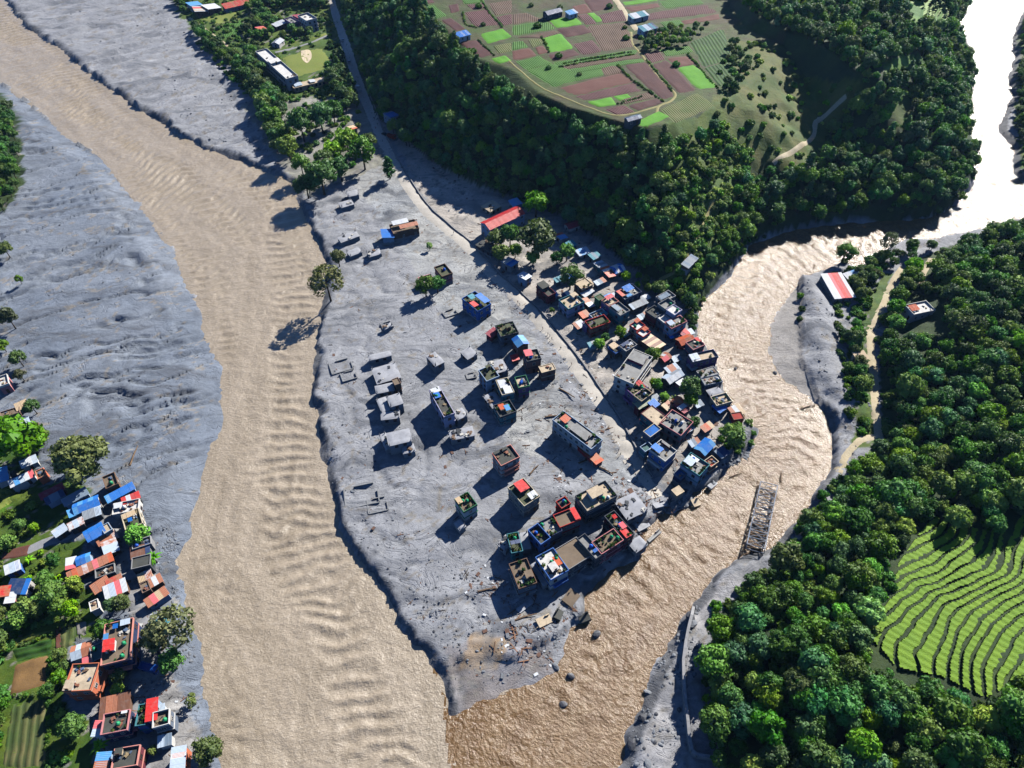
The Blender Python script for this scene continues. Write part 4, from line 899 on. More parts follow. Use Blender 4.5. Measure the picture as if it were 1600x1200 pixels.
# ---- town, hill side of the main road
H('long school block with a red tin roof', '755,347 803,325 816,334', 9, 'pale', 'gable', ('red',), name='school_building', cat='school')
H('pale thatched ruin behind the red-roofed school', '754,322 769,314 781,322', 3, 'tan', 'mud', rc='tan', clutter=6)
H('blue roof in the forest shade behind the school', '795,316 806,312 815,317', 4, 'pale', 'lean', ('sky',))
H('torn blue tarpaulin shelter under the trees', '787,409 797,401 806,411', 3, 'grey', 'lean', ('blue', 'sky', 'white'))
H('boxy white and blue hut alone beside the road', '811,431 819,425 828,432', 6, 'pale', 'lean', ('silver',))
H('dark wrecked house in the shade of the school', '748,381 760,373 776,388', 4, 'dark', 'mud', rc='dark', clutter=6)
H('small red gabled hut in the dark forest edge', '884,350 899,345 904,352', 4, 'white', 'gable', ('crimson',))
H('patchwork blue and orange hut below the red gabled hut', '869,368 878,364 885,371', 3, 'white', 'lean', ('sky', 'white', 'orange'))
H('pale blue shed with a white porch by the forest', '901,393 915,388 920,394', 3, 'white', 'lean', ('sky', 'silver'))
H('blue shack in shade behind the pale blue shed', '885,381 893,377 900,382', 3, 'teal', 'lean', ('teal',))
H('shed with white and orange striped tin roof', '930,413 941,408 953,420', 4, 'teal', 'lean', ('white', 'orange', 'white', 'grey', 'silver'))
H('house with blue and white tin roof at the forest foot', '953,418 966,413 976,421', 4, 'white', 'gable', ('blue', 'white'))
H('red tin lean-to in front of the blue and white roof', '943,425 951,422 960,430', 3, 'brown', 'lean', ('red+',))
H('grey brick house behind the big dark tree', '899,443 914,436 925,445', 6, 'brick', 'flat', rc='tan', par=.3, plants=3)
H('white corrugated shed in front of the grey brick house', '909,459 921,451 926,455', 3, 'grey', 'lean', ('white', 'silver'))
H('maroon house with a flat black upper room', '840,450 850,445 866,459', 7, 'maroon', 'flat', rc='dark', trim='maroon', tower=('dark', -.05, .22, .9, .5, 2.3), clutter=3)
H('white house with turquoise parapet and tan roof', '875,471 897,461 911,473', 7.5, 'lav', 'flat', rc='tan', trim='teal', tank='w', plants=5, tower=('white', .3, .25, .3, .35, 1.6), clutter=3)
H('rusty sheet lying low behind the turquoise parapet', '910,469 917,466 928,477', 3, 'brown', 'lean', ('rust', 'rust', 'white'))
H('purple house with a salmon pink roof room', '942,471 955,464 964,473', 9, 'purple', 'flat', rc='tan', trim='salmon', shed=(('pink', .1, .25, .7, .4, 1.8),), clutter=3)
H('tall teal blank-walled house with scaffold poles', '953,480 966,473 981,487', 8.5, 'teal', 'flat', rc='grey', trim='grey', clutter=5, plants=2, shed=(('steel', -.2, .1, .4, .5, 1.0),))
H('narrow dark green house', '931,464 939,460 943,466', 8, 'green', 'flat', rc='moss', par=.3)
H('dark blue house with blue gabled room and red sheets', '962,458 985,447 1001,457', 8, 'navy', 'flat', rc='grey', trim='navy', shed=(('blue', .05, .15, .45, .5, 1.8), ('red+', -.35, .1, .3, .6, .9), ('sky', -.15, -.25, .25, .3, .6)), clutter=4)
H('low house under grey sheets with two white panels', '985,477 1005,468 1010,473', 4, 'brown', 'lean', ('grey', 'grey', 'silver'))
H('cluttered house with turquoise tarp and laundry', '922,493 940,485 947,492', 5, 'pale', 'flat', rc='grey', shed=(('teal', .3, -.3, .4, .4, .8),), clutter=10, plants=3)
H('rusty hut beside the cluttered turquoise-tarp house', '905,491 914,487 921,492', 3, 'brown', 'lean', ('rust', 'orange'))
H('teal-walled hut under a rusty lid near the road', '897,507 907,502 913,508', 4, 'teal', 'lean', ('rust', 'orange', 'white'))
H('brick house with dark garden roof and red edge', '916,504 942,495 951,505', 6.5, 'brick', 'flat', rc='moss', trim='red', plants=8, tank='k', clutter=3)
H('violet upper room on the corner of the garden-roof house', '912,505 921,500 925,506', 6, 'purple', 'flat', rc='white', par=.4)
H('red-and-white trimmed house with small orange shed', '985,510 996,503 1006,510', 7, 'cream', 'flat', rc='white', trim='red', tank='g', shed=(('orange', .35, .42, .5, .4, 1.0),))
H('white-roofed house beside an orange sheet', '996,521 1006,514 1014,521', 7, 'pale', 'flat', rc='white', trim='red', shed=(('orange', .45, .25, .5, .5, .6),))
H('wide shed with tan and brown striped roof', '999,532 1013,522 1037,537', 5, 'brown', 'lean', ('tan', 'brown', 'tan', 'brown', 'tan', 'brown', 'tan'))
H('grey cluttered house with blue sheet roof corner', '966,544 981,535 996,539', 6, 'grey', 'flat', rc='grey', shed=(('navy', -.1, .3, .6, .3, 1.0), ('white', .2, 0, .3, .25, .8)), clutter=9)
H('tan-roofed hut with a black open terrace', '951,545 959,540 970,548', 5, 'dark', 'flat', rc='dark', shed=(('tan', 0, .2, .9, .6, 1.6),), trim='blue')
H('tall white L-shaped house with magenta trim', '965,585 992,548 1014,564', 11, 'white', 'flat', rc='grey', trim='white', tower=('mag', .28, .05, .3, .8, 1.2), tank='k', clutter=9, plants=3)
H('grey terrace house nearest the bamboo slope', '1026,466 1043,457 1054,464', 6, 'grey', 'flat', rc='grey', clutter=6, shed=(('steel', -.1, .1, .7, .5, .8),))
H('grey house with open blue stair well in the tall row', '1029,478 1043,470 1053,477', 9, 'slate', 'flat', rc='grey', trim='grey', par=1.3, tank='g')
H('tallest house of the riverside row, bright white roof', '1042,485 1052,478 1064,485', 11, 'lav', 'flat', rc='white', trim='lav', tank='g', par=.4)
H('lower white-roofed house inside the riverside row', '1026,497 1037,491 1049,499', 8, 'slate', 'flat', rc='white', trim='slate', par=.5)
H('pale blue house with planted roof ending the tall row', '1040,506 1061,496 1071,504', 8.5, 'pale', 'flat', rc='grey', trim='pink', plants=10, clutter=6, shed=(('silver', -.3, .1, .3, .5, 1.0),))
H('navy lean-to with white edge below the planted roof', '1044,522 1062,516 1068,521', 4, 'navy', 'lean', ('navy', 'blue'))
H('crimson tin hut on the river lip', '1062,519 1069,514 1075,521', 4, 'maroon', 'lean', ('crimson', 'red'))
H('large rust-red tin house by the glittering river', '1058,530 1076,523 1084,531', 5.5, 'red', 'gable', ('rust', 'orange'))
H('grey flat house with green tank and red corner', '1072,538 1088,531 1100,540', 7, 'slate', 'flat', rc='dark', trim='pink', tank='g', shed=(('red', .4, .3, .25, .5, .6),), clutter=3)
H('purple house with pale blue canopy over the river', '1078,557 1113,549 1118,559', 8, 'purple', 'flat', rc='tan', trim='navy', shed=(('silver', -.33, .1, .3, .7, .8), ('white', -.33, -.35, .28, .25, .6)), plants=3, clutter=4)
H('broken grey house with bushes on the river lip', '1091,581 1114,574 1120,584', 6, 'grey', 'flat', rc='grey', clutter=6, plants=6, par=.3)
H('cluttered grey house next down the river lip', '1097,592 1121,587 1126,597', 6, 'slate', 'flat', rc='grey', clutter=12, plants=4, tank='w', par=.4)
H('shaded grey house with bare walls above the blue roof', '1106,610 1122,605 1127,614', 5, 'grey', 'mud', rc='grey')
H('pale house with white-posted terrace', '1114,622 1135,616 1139,629', 5, 'cream', 'flat', rc='tan', clutter=6, plants=4)
H('blue tin roof below the white-posted terrace', '1111,638 1121,631 1138,634', 4, 'navy', 'lean', ('blue',))
H('striped rusty canopy at the river bend', '1137,641 1150,635 1164,643', 3, 'brown', 'lean', ('rust', 'white', 'tan', 'rust', 'pink'))
H('brick red box house at the river bend', '1143,647 1157,645 1161,654', 4.5, 'red', 'flat', rc='red', trim='brown', par=.3)
H('long grey tin-roofed hall among garden trees', '1036,590 1055,578 1067,585', 6, 'dark', 'gable', ('silver', 'white', 'grey'))
H('rust-patched half of the tin hall', '1039,577 1053,570 1062,576', 6, 'dark', 'lean', ('orange', 'silver', 'rust', 'white'))
H('collapsed rusty hut in the garden by the striped shed', '1031,557 1040,551 1047,558', 3, 'brown', 'gable', ('rust', 'white', 'pink'))
H('purple balconied house with green domed tanks', '978,609 997,598 1010,607', 9, 'purple', 'flat', rc='moss', trim='purple', tank='gg', shed=(('red', .3, .2, .3, .4, 1.2), ('orange', .35, -.2, .2, .25, .8)), clutter=4, balc=True)
H('house with yellow-rimmed round roof garden', '991,620 1006,609 1018,616', 9, 'slate', 'flat', rc='dark', trim='tan', plants=8, tank='kw', clutter=3)
H('olive tin-roofed top storey facing the main road', '994,632 1010,623 1015,628', 8, 'maroon', 'lean', ('olive',))
H('small blue box house beside the olive roof', '1014,631 1021,626 1029,631', 7, 'navy', 'lean', ('blue',))
H('teal house with wide bare tan roof and maroon edge', '1000,650 1015,639 1045,650', 9, 'teal', 'flat', rc='tan', trim='maroon', par=.25, clutter=2)
H('grey house with round tank and open black roof holes', '1033,663 1050,645 1080,661', 8, 'grey', 'flat', rc='grey', trim='pink', tank='wkbk', clutter=10, plants=4, tower=('dark', .2, .1, .3, .3, 1.0))
H('house with notched bright blue flat roof', '1005,676 1020,665 1033,670', 9, 'slate', 'flat', rc='blue', trim='cream', par=.35)
H('blue three-storey house with curved white balcony and red trim', '1014,707 1030,693 1057,704', 9, 'blue', 'flat', rc='grey', trim='white', shed=(('blue', -.2, .25, .4, .5, 1.4),), clutter=6, tower=('red', .42, .1, .1, .5, 1.0), balc=True)
H('lower blue wing of the curved-balcony house', '1000,701 1011,694 1020,699', 6, 'teal', 'flat', rc='teal', trim='pale')
H('hipped bright blue tin house near the round tree', '1087,701 1101,687 1116,694', 5, 'pink', 'gable', ('sky', 'blue'))
H('pale teal house with leafy railing and silver canopy', '1064,728 1078,713 1107,726', 9, 'pale', 'flat', rc='grey', trim='teal', plants=20, shed=(('silver', -.1, .25, .5, .4, 1.2), ('white', .25, .2, .25, .4, .8)), clutter=8, tank='b')
H('dark blue open-roofed box below the leafy railing', '1053,742 1061,735 1072,741', 5, 'navy', 'flat', rc='blue', trim='slate', clutter=3)
H('bare tan slab standing by the broken road end', '1049,767 1059,761 1069,767', 4, 'tan', 'flat', rc='tan', par=.05, win=False)
H('brick wall house with rusty top behind the silver canopy', '1100,723 1110,716 1122,722', 6, 'brick', 'flat', rc='red', clutter=4)
H('rusty gabled hut in the garden plot', '1050,627 1058,620 1067,626', 4, 'brown', 'gable', ('rust', 'orange'))
H('maroon hut with white roof band in the garden plot', '1053,635 1061,629 1077,638', 4, 'maroon', 'lean', ('crimson', 'white', 'crimson', 'rust', 'crimson'))
H('blue-roofed hut in shade below the round tree', '1118,707 1128,700 1138,707', 3.5, 'slate', 'lean', ('navy', 'steel'))
H('grey tin hut in the bamboo beside the path', '1068,409 1081,396 1089,401', 3, 'brown', 'lean', ('grey', 'steel'))
H('violet hut with a white lid in front of the big dark tree', '878,461 886,457 893,462', 4, 'purple', 'lean', ('white', 'navy'))
H('pink-edged porch beside the long grey tin hall', '1056,597 1063,591 1070,596', 3.5, 'pink', 'lean', ('white', 'pink'))
H('rusty scrap hut between the blue box and the garden', '1036,634 1044,628 1050,634', 3, 'brown', 'lean', ('rust', 'tan', 'rust'))
H('maroon-walled house backing the tall riverside row', '1012,487 1024,479 1034,491', 8, 'maroon', 'flat', rc='dark', trim='dark', clutter=3)
H('teal roofed hut deep in the forest shade', '921,399 931,394 937,400', 3, 'grey', 'lean', ('teal', 'steel'))
H('dark tin workshop between the two lanes', '1075,571 1086,565 1092,572', 4, 'dark', 'lean', ('steel', 'grey', 'rust'))
FLOOD = 0
# ---- hamlet on the other bank of the wide river
H('crimson tin roof in the shade of the huge tree', '64,773 94,758 98,764', 4, 'brown', 'lean', ('crimson',))
H('dark blue tin roof touching the crimson one', '72,780 95,768 99,774', 4, 'pale', 'lean', ('navy', 'steel'))
H('blue patched tin roof half under the huge tree', '99,782 130,765 136,771', 4.5, 'pale', 'lean', ('blue', 'steel'))
H('largest blue tin roof of the hamlet', '116,789 149,776 153,788', 4.5, 'white', 'gable', ('sky', 'blue'))
H('small blue extension at the foot of the largest blue roof', '108,799 116,795 120,803', 4, 'white', 'lean', ('sky',))
H('plain grey tin roof on the side street', '131,802 153,794 156,802', 4, 'dark', 'lean', ('grey', 'silver'))
H('whitish tin roof with rust marks on the side street', '108,820 126,811 129,817', 3.5, 'dark', 'lean', ('silver', 'white+'))
H('curved white tin roof at the head of the side street', '84,829 99,819 102,828', 4, 'dark', 'gable', ('white', 'silver'))
H('brown walled yard house with green tank above the mud', '161,749 177,742 186,756', 5, 'brown', 'flat', rc='brown', trim='brown', tank='g', clutter=4)
H('long bright blue roof on the mud edge', '168,776 204,757 207,764', 5, 'pale', 'lean', ('blue', 'blue', 'sky'))
H('red and white sheeted roof beside the long bright blue one', '192,780 214,771 217,777', 4, 'dark', 'lean', ('red', 'red', 'white'))
H('white flat house with dark openings on the mud edge', '179,790 214,783 217,797', 5, 'white', 'flat', rc='white', trim='white', tank='w', clutter=8, shed=(('white', -.3, .2, .3, .4, 1.0),))
H('tan flat house with green roof half on the mud edge', '190,809 213,799 225,817', 6, 'white', 'flat', rc='moss', trim='cream', clutter=5, shed=(('tan', -.1, .35, .7, .25, .6), ('blue', -.1, 0, .2, .2, .8)))
H('vivid blue gabled roof at the street corner', '133,831 156,818 162,831', 4.5, 'pale', 'gable', ('blue',))
H('tan flat annexe of the vivid blue gabled roof', '160,824 170,818 174,828', 4.5, 'white', 'flat', rc='tan', par=.4, trim='pale')
H('rust-streaked roof joining the vivid blue house', '153,846 177,832 183,839', 3.5, 'brown', 'lean', ('rust', 'rust', 'white+'))
H('mottled white and rust roof beside the street', '161,851 178,843 184,858', 3.5, 'brown', 'lean', ('white+', 'rust', 'silver'))
H('very long rust-red tin roof', '108,896 168,868 174,875', 4, 'brown', 'lean', ('rust', 'orange', 'rust', 'white+', 'rust', 'pink', 'rust'))
H('blue gabled roof touching the very long rusty one', '119,872 136,866 141,875', 4, 'pale', 'gable', ('blue', 'sky'))
H('small white tin roof next to banana plants', '105,875 115,872 117,885', 3, 'white', 'lean', ('white', 'pink', 'silver'))
H('wide rusty roof above the white striped one', '145,916 165,903 170,913', 4, 'teal', 'lean', ('rust', 'rust', 'orange'))
H('rusty strip roof ending at the street bend', '168,910 187,901 189,906', 4, 'brown', 'lean', ('rust', 'red+'))
H('white roof with fine rust stripes', '163,920 191,908 198,921', 4, 'brown', 'lean', ('white', 'silver', 'pink', 'white', 'rust'))
H('dark courtyard house with open beams below the long rusty roof', '150,893 176,884 181,894', 3, 'dark', 'flat', rc='dark', clutter=10, trim='grey')
H('small whitewashed hut among bushes', '141,943 152,938 155,950', 4, 'white', 'flat', rc='tan', par=.4, clutter=2)
H('grey cluttered house beside the bright green tree', '208,849 233,841 237,850', 4, 'grey', 'flat', rc='grey', clutter=8, tank='b')
H('dark purple roof in shadow on the street edge', '206,859 230,852 233,864', 4, 'dark', 'lean', ('navy', 'brown'))
H('dark slate-roofed house next to a palm', '207,874 232,868 235,882', 5, 'dark', 'flat', rc='dark', trim='grey', par=.4)
H('beige broken-roofed hut at the street bend', '216,900 232,893 237,900', 4, 'tan', 'lean', ('tan', 'white+'))
H('rust and white striped roof above the sand bank', '231,909 247,900 253,907', 4, 'brown', 'lean', ('rust', 'white', 'rust', 'rust', 'silver'))
H('brown earth-roofed yard between striped roofs', '220,915 230,910 236,921', 4, 'brown', 'flat', rc='brown', clutter=5, par=.4)
H('long faded rust roof partly under the feathery tree', '229,938 255,920 260,928', 4, 'pale', 'lean', ('rust', 'pink', 'tan', 'rust', 'orange', 'white+'))
H('teal tarpaulin roof under the feathery tree', '236,977 258,966 263,978', 4, 'teal', 'lean', ('teal',))
H('large house with red tin stair hut and striped street front', '166,1036 206,1026 203,972', 9, 'navy', 'flat', rc='brown', trim='salmon', tower=('white', -.22, -.1, .33, .25, 1.8, 'red'), tank='gg', shed=(('silver', .25, .42, .32, .12, 1.2), ('blue', -.1, .38, .15, .1, 1.0), ('sky', -.42, .18, .14, .12, .8)), clutter=8, plants=4, balc=True)
H('rusty gabled house behind the red stair hut house', '112,1013 138,1004 143,1019', 5, 'white', 'gable', ('rust', 'rust', 'silver'))
H('grey flat wing joining rusty gable and red hut house', '143,1013 160,1005 163,1025', 5, 'grey', 'flat', rc='teal', par=.4, tank='g')
H('small rusty porch roof above the orange house', '131,1031 143,1027 144,1037', 3.5, 'brown', 'lean', ('rust', 'pink'))
H('orange and pink three-storey house with scroll balconies', '107,1079 144,1077 151,1040', 9, 'orange', 'flat', rc='tan', trim='orange', tower=('white', -.35, -.3, .3, .35, 1.0), clutter=9, plants=2, balc=True)
H('broad rust-brown shed in tree shade', '160,1121 199,1112 200,1086', 4, 'brown', 'lean', ('rust', 'brown', 'rust', 'crimson'))
H('dark-roofed house with pink and white street front', '166,1146 202,1139 198,1113', 8, 'navy', 'flat', rc='dark', trim='pink', tank='g', plants=4, clutter=6, shed=(('white', .3, .42, .2, .08, .8),), balc=True)
H('white and rust striped roof stuck to the dark-roofed house', '149,1148 163,1147 163,1129', 6, 'white', 'lean', ('silver', 'pink', 'rust', 'white', 'rust'))
H('turquoise-railed house with garden terrace', '217,1133 230,1131 230,1103', 8, 'blue', 'flat', rc='dark', trim='teal', plants=7, clutter=2)
H('tall house under a bright red sloping roof', '230,1124 242,1121 244,1093', 10, 'pale', 'lean', ('red',))
H('flat house with white front facing the river', '243,1137 265,1131 264,1111', 8, 'slate', 'flat', rc='brown', trim='white', tank='g', clutter=4, par=1.1)
H('red and silver low roof beside the tall red one', '243,1108 254,1104 256,1113', 6, 'white', 'lean', ('red', 'silver'))
H('dark roof terrace house with peach street front at the picture foot', '182,1200 217,1194 214,1168', 7, 'maroon', 'flat', rc='dark', trim='salmon', clutter=4, tower=('tan', -.3, .3, .25, .3, 1.2))
H('rust and blue striped roof beside the peach-fronted house', '152,1200 168,1198 169,1178', 6, 'pale', 'lean', ('rust', 'sky', 'pink', 'rust', 'white'))
H('white sheet-roofed house by the sand bank', '272,1201 289,1197 286,1169', 6, 'orange', 'lean', ('white', 'silver'))
H('blue and white peaked tin porch near the green tanks', '250,1164 266,1160 265,1150', 4, 'white', 'lean', ('steel', 'silver'))
H('white roof over blue walls among hedges', '8,897 27,889 31,877', 4, 'blue', 'lean', ('white', 'silver'))
H('dark blue wide roof among thick bushes', '14,926 40,926 44,908', 4, 'white', 'lean', ('navy', 'navy', 'blue'))
H('white tin roof next to the dark blue wide roof', '11,941 22,939 23,927', 4, 'pink', 'lean', ('white',))
H('red brick hut at the edge of the bushes', '2,931 12,929 13,917', 3.5, 'brick', 'lean', ('red+',))
H('pink house at the mud edge beneath small trees', '-4,593 10,588 15,600', 5, 'pink', 'flat', rc='white', trim='white', clutter=4)
H('tiny pale hut near the yard wall', '25,633 39,627 42,634', 4, 'cream', 'lean', ('tan', 'pink'))
H('white shed beside the brown mud-edge shed', '27,660 42,654 46,661', 4, 'white', 'lean', ('silver', 'white'))
H('brown tin shed on the mud edge', '43,669 57,664 61,670', 4, 'brown', 'lean', ('brown', 'brown'))
H('brown low building with blue edge above the yard', '2,646 28,638 31,645', 3, 'brown', 'flat', rc='brown', par=.5, clutter=3)
H('pinkish white tin roof by the big green tree', '30,724 50,715 60,719', 4, 'white', 'lean', ('silver', 'pink', 'white'))
H('long white and pale blue roof below the pinkish one', '19,756 50,741 54,747', 4, 'white', 'lean', ('white', 'sky', 'silver', 'white', 'pink'))
H('orange-brown walled hut near the huge tree', '55,739 66,734 74,742', 4, 'orange', 'flat', rc='brown', par=.4, clutter=3)
H('white and turquoise roof at the picture margin', '-6,737 9,731 11,749', 4, 'white', 'lean', ('white', 'sky'))
# ---- upstream hamlet and school
H('pale blue tin house at the upper hamlet edge', '295,6 310,2 312,8', 4, 'white', 'lean', ('sky',))
H('pinkish patched roof in the upper hamlet', '303,13 320,10 323,17', 4, 'brown', 'lean', ('pink', 'white', 'tan'))
H('clean white roof next to the pinkish patched one', '321,10 338,5 340,13', 4, 'brown', 'lean', ('white',))
H('long red tin roof across the upper hamlet', '351,8 386,0 388,5', 4.5, 'grey', 'lean', ('red+', 'rust', 'red+'))
H('white tin shed with open wood front', '428,38 443,32 445,36', 4, 'brown', 'lean', ('white',))
H('mauve two-storey house between trees', '447,31 457,28 465,35', 6, 'purple', 'flat', rc='grey', clutter=4)
H('white tower-like house near the tree-lined road', '470,26 484,22 491,31', 9.5, 'white', 'flat', rc='white', trim='white', par=1.2, clutter=3)
H('crimson roof hidden behind the white tower-like house', '460,25 469,22 474,27', 6, 'slate', 'lean', ('crimson',))
H('orange tin hut among upper hamlet trees', '402,44 412,41 415,46', 5, 'slate', 'lean', ('orange', 'pink'))
H('long white school block with open roof terraces', '416,81 431,77 449,122', 9, 'white', 'flat', rc='white', trim='white', par=1.0, tower=('white', 0, .05, .9, .12, 1.6), clutter=5, name='school_building', cat='school')
H('low tan stand along the school field', '459,132 508,120 511,125', 3, 'tan', 'flat', rc='tan', par=.05, shed=(('white', .05, 0, .15, .7, .5), ('silver', -.35, 0, .2, .7, .4)))
H('small white tent-like hut by a pond of weeds', '427,66 434,60 441,64', 3, 'white', 'gable', ('white',))
H('blue shed alone under the forest slope', '601,171 612,166 619,173', 4, 'pale', 'lean', ('blue', 'steel'))
H('yellow-topped kiosk in the roadside trees', '545,199 552,196 556,200', 3.5, 'tan', 'lean', ('orange', 'tan'))
# ---- huts on the field terrace
H('blue tarp hut at the corner of a red field', '714,53 729,49 732,54', 3, 'white', 'lean', ('blue',))
H('long dark blue barn among field trees', '852,18 872,13 875,18', 3.5, 'dark', 'gable', ('navy',))
H('pale blue hut beside the dark barn', '886,19 897,16 900,20', 3, 'white', 'lean', ('sky', 'silver'))
H('green and white farm shed beside the pale track', '985,24 1007,19 1010,24', 3, 'white', 'lean', ('teal', 'white', 'white'))
H('blue-green farm house at the end of the pale track', '1001,43 1020,38 1023,44', 3.5, 'pale', 'lean', ('teal', 'silver', 'navy'))
H('dark slate barn on the terrace rim', '979,184 997,179 999,184', 3.5, 'dark', 'gable', ('steel', 'navy'))
# ---- right bank
H('open shed with red and white striped roof', '1291,432 1318,430 1327,462', 4.4, 'grey', 'lean', ('white', 'white', 'pink', 'red', 'red', 'white', 'white'), swap=True)
H('white hillside house with orange roof panels', '1421,478 1450,472 1452,487', 5, 'white', 'flat', rc='white', trim='white', clutter=7, shed=(('orange', -.25, .1, .35, .5, .6),))
H('tan hut beside the dirt road', '1336,553 1350,550 1353,560', 3, 'tan', 'lean', ('tan',))
# ---------------------------------------------------------------- trees
LM = dict(dark=leafmat('leaf_dark', C(40, 88, 22, .78), C(82, 124, 32, .78)), mid=leafmat('leaf_mid', C(56, 108, 16, .78), C(104, 146, 34, .78)), light=leafmat('leaf_light', C(90, 148, 14, .78), C(136, 176, 40, .78)), olive=leafmat('leaf_olive', C(78, 90, 52, .75), C(116, 124, 74, .75)), lime=leafmat('leaf_lime', C(130, 150, 30, .65), C(170, 180, 50, .65)), teal=leafmat('leaf_teal', C(38, 98, 48, .75), C(80, 136, 66, .75)))
bark = plain('bark', C(92, 78, 62), .9, .35, 3)
ICO = None
def ico():
    global ICO
    if ICO is None:
        b = bmesh.new(); bmesh.ops.create_icosphere(b, subdivisions=1, radius=1); b.verts.ensure_lookup_table()
        ICO = (np.array([v.co[:] for v in b.verts]), np.array([[v.index for v in f.verts] for f in b.faces])); b.free()
    return ICO
def quads(c, nrm, size, rg):
    n = len(c); a = rg.normal(size=(n, 3)); a -= nrm*(a*nrm).sum(1)[:, None]; a /= np.linalg.norm(a, axis=1)[:, None]+1e-9; b = np.cross(nrm, a)
    s = size*(.55+.9*rg.random((n, 1))); 
    return np.stack([c-a*s, c+b*s*.62, c+a*s, c-b*s*.62], 1)
def crown_mesh(name, seed, rx, rz, cz, nl, lr, leaf, npl, mat, shape='round', core=True, droop=0):
    rg = np.random.default_rng(seed); VV = []; QF = []; TF = []; vq = []; vt = []; nv = 0
    L = []
    for i in range(nl):
        t_ = (i+.5)/nl; ph = i*2.399+rg.random()*.8
        if shape == 'round': zz = 1-1.5*t_; r_ = math.sqrt(max(0, 1-zz*zz)); p = (rx*.66*r_*math.cos(ph), rx*.66*r_*math.sin(ph), rz*.62*zz); k = 1
        elif shape == 'cone': zz = 1-2*t_; r_ = (.18+t_*.75); p = (rx*.72*r_*math.cos(ph), rx*.72*r_*math.sin(ph), rz*.8*zz); k = .55+.6*t_
        else: zz = rg.uniform(-.4, 1); r_ = rg.uniform(.35, 1)*math.sqrt(max(.1, 1-zz*zz)); p = (rx*.85*r_*math.cos(ph), rx*.85*r_*math.sin(ph), rz*.7*zz); k = 1
        L.append((np.array(p)+rg.normal(size=3)*rx*.07+(0, 0, cz), lr*k*rg.uniform(.72, 1.22), rg.random()))
    iv, fi = ico()
    for c, r_, tone in L:
        if core:
            P = iv*r_*.80*(1+rg.normal(size=(len(iv), 1))*.10)*np.array([1, 1, .85])+c
            VV.append(P); TF.append(fi+nv); vt += [tone*.6+.1]*len(fi); nv += len(P)
        d = rg.normal(size=(npl, 3)); d[:, 2] += .25; d /= np.linalg.norm(d, axis=1)[:, None]
        out = c-(0, 0, cz); out = out/(np.linalg.norm(out)+1e-6); d = np.where((d@out)[:, None] < -.35, -d, d)
        pos = c+d*r_*(.78+.34*rg.random((npl, 1)))*np.array([1, 1, .88]); pos[:, 2] -= droop*rg.random(npl)
        nr = d+rg.normal(size=(npl, 3))*.55; nr /= np.linalg.norm(nr, axis=1)[:, None]
        Q = quads(pos, nr, leaf, rg).reshape(-1, 3); VV.append(Q)
        QF.append(np.arange(npl*4).reshape(-1, 4)+nv); nv += len(Q); vq += list(np.clip(tone*.65+rg.random(npl)*.4, 0, 1))
    V = np.vstack(VV); faces = [tuple(map(int, f)) for a in TF for f in a]+[tuple(map(int, f)) for a in QF for f in a]
    me = mesh(name, V, faces, [mat]); at = me.attributes.new('v', 'FLOAT', 'FACE'); at.data.foreach_set('value', np.array(vt+vq, np.float32))
    return me, L
def trunk_mesh(name, seed, L, h, r0, lean=0):
    rg = random.Random(seed); m = MB(); top = (lean*h*.3, 0, h)
    m.tube([(0, 0, -.8), (lean*h*.08, 0, h*.3), (lean*h*.18, .1, h*.65), top], [r0*1.25, r0, r0*.75, r0*.5], 7)
    for c, r_, _ in rg.sample(L, min(5, len(L))):
        b = (lean*h*.2, .1, h*rg.uniform(.55, .95)); mid = tuple((b[i]+c[i])/2+rg.uniform(-.2, .2) for i in range(3))
        m.tube([b, mid, tuple(c)], [r0*.42, r0*.3, r0*.12], 5)
    return m.mesh(name, [bark], True)
PROTO = {}
def proto(key, mat, seed, rx=4, rz=3.4, cz=6.6, nl=13, lr=1.9, leaf=.42, npl=62, shape='round', core=True, h=5.5, r0=.28, droop=0):
    cm, L = crown_mesh('crown', seed, rx, rz, cz, nl, lr, leaf, npl, LM[mat], shape, core, droop)
    PROTO[key] = (trunk_mesh('trunk', seed, L, h, r0), cm, rx)
for i, mt in enumerate(('dark', 'mid', 'dark', 'teal', 'mid')): proto('broad%d' % i, mt, 40+i, nl=11+i, rz=3.2+.25*i)
proto('cone0', 'dark', 60, 3.0, 5.2, 7.4, 15, 1.55, .38, 52, 'cone', h=9); proto('cone1', 'teal', 61, 3.2, 5.6, 7.6, 16, 1.6, .38, 52, 'cone', h=9)
proto('light0', 'light', 70, 3.6, 3.2, 5.8, 12, 1.7, .42, 62); proto('light1', 'light', 71, 3.8, 3.6, 6, 13, 1.7, .42, 60)
proto('lime', 'lime', 72, 3.6, 3.4, 5.4, 12, 1.3, .38, 60, 'open', False)
proto('feather', 'olive', 73, 5.2, 4.4, 8.2, 26, 1.75, .5, 62, 'open', True, 7, .34, .5)
proto('giant', 'olive', 74, 9.5, 4.6, 9.0, 46, 2.5, .55, 60, 'open', True, 8, .6, .3)
proto('sparse', 'olive', 75, 4.6, 4.6, 8.4, 18, 1.6, .42, 60, 'open', False, 8, .26, .6)
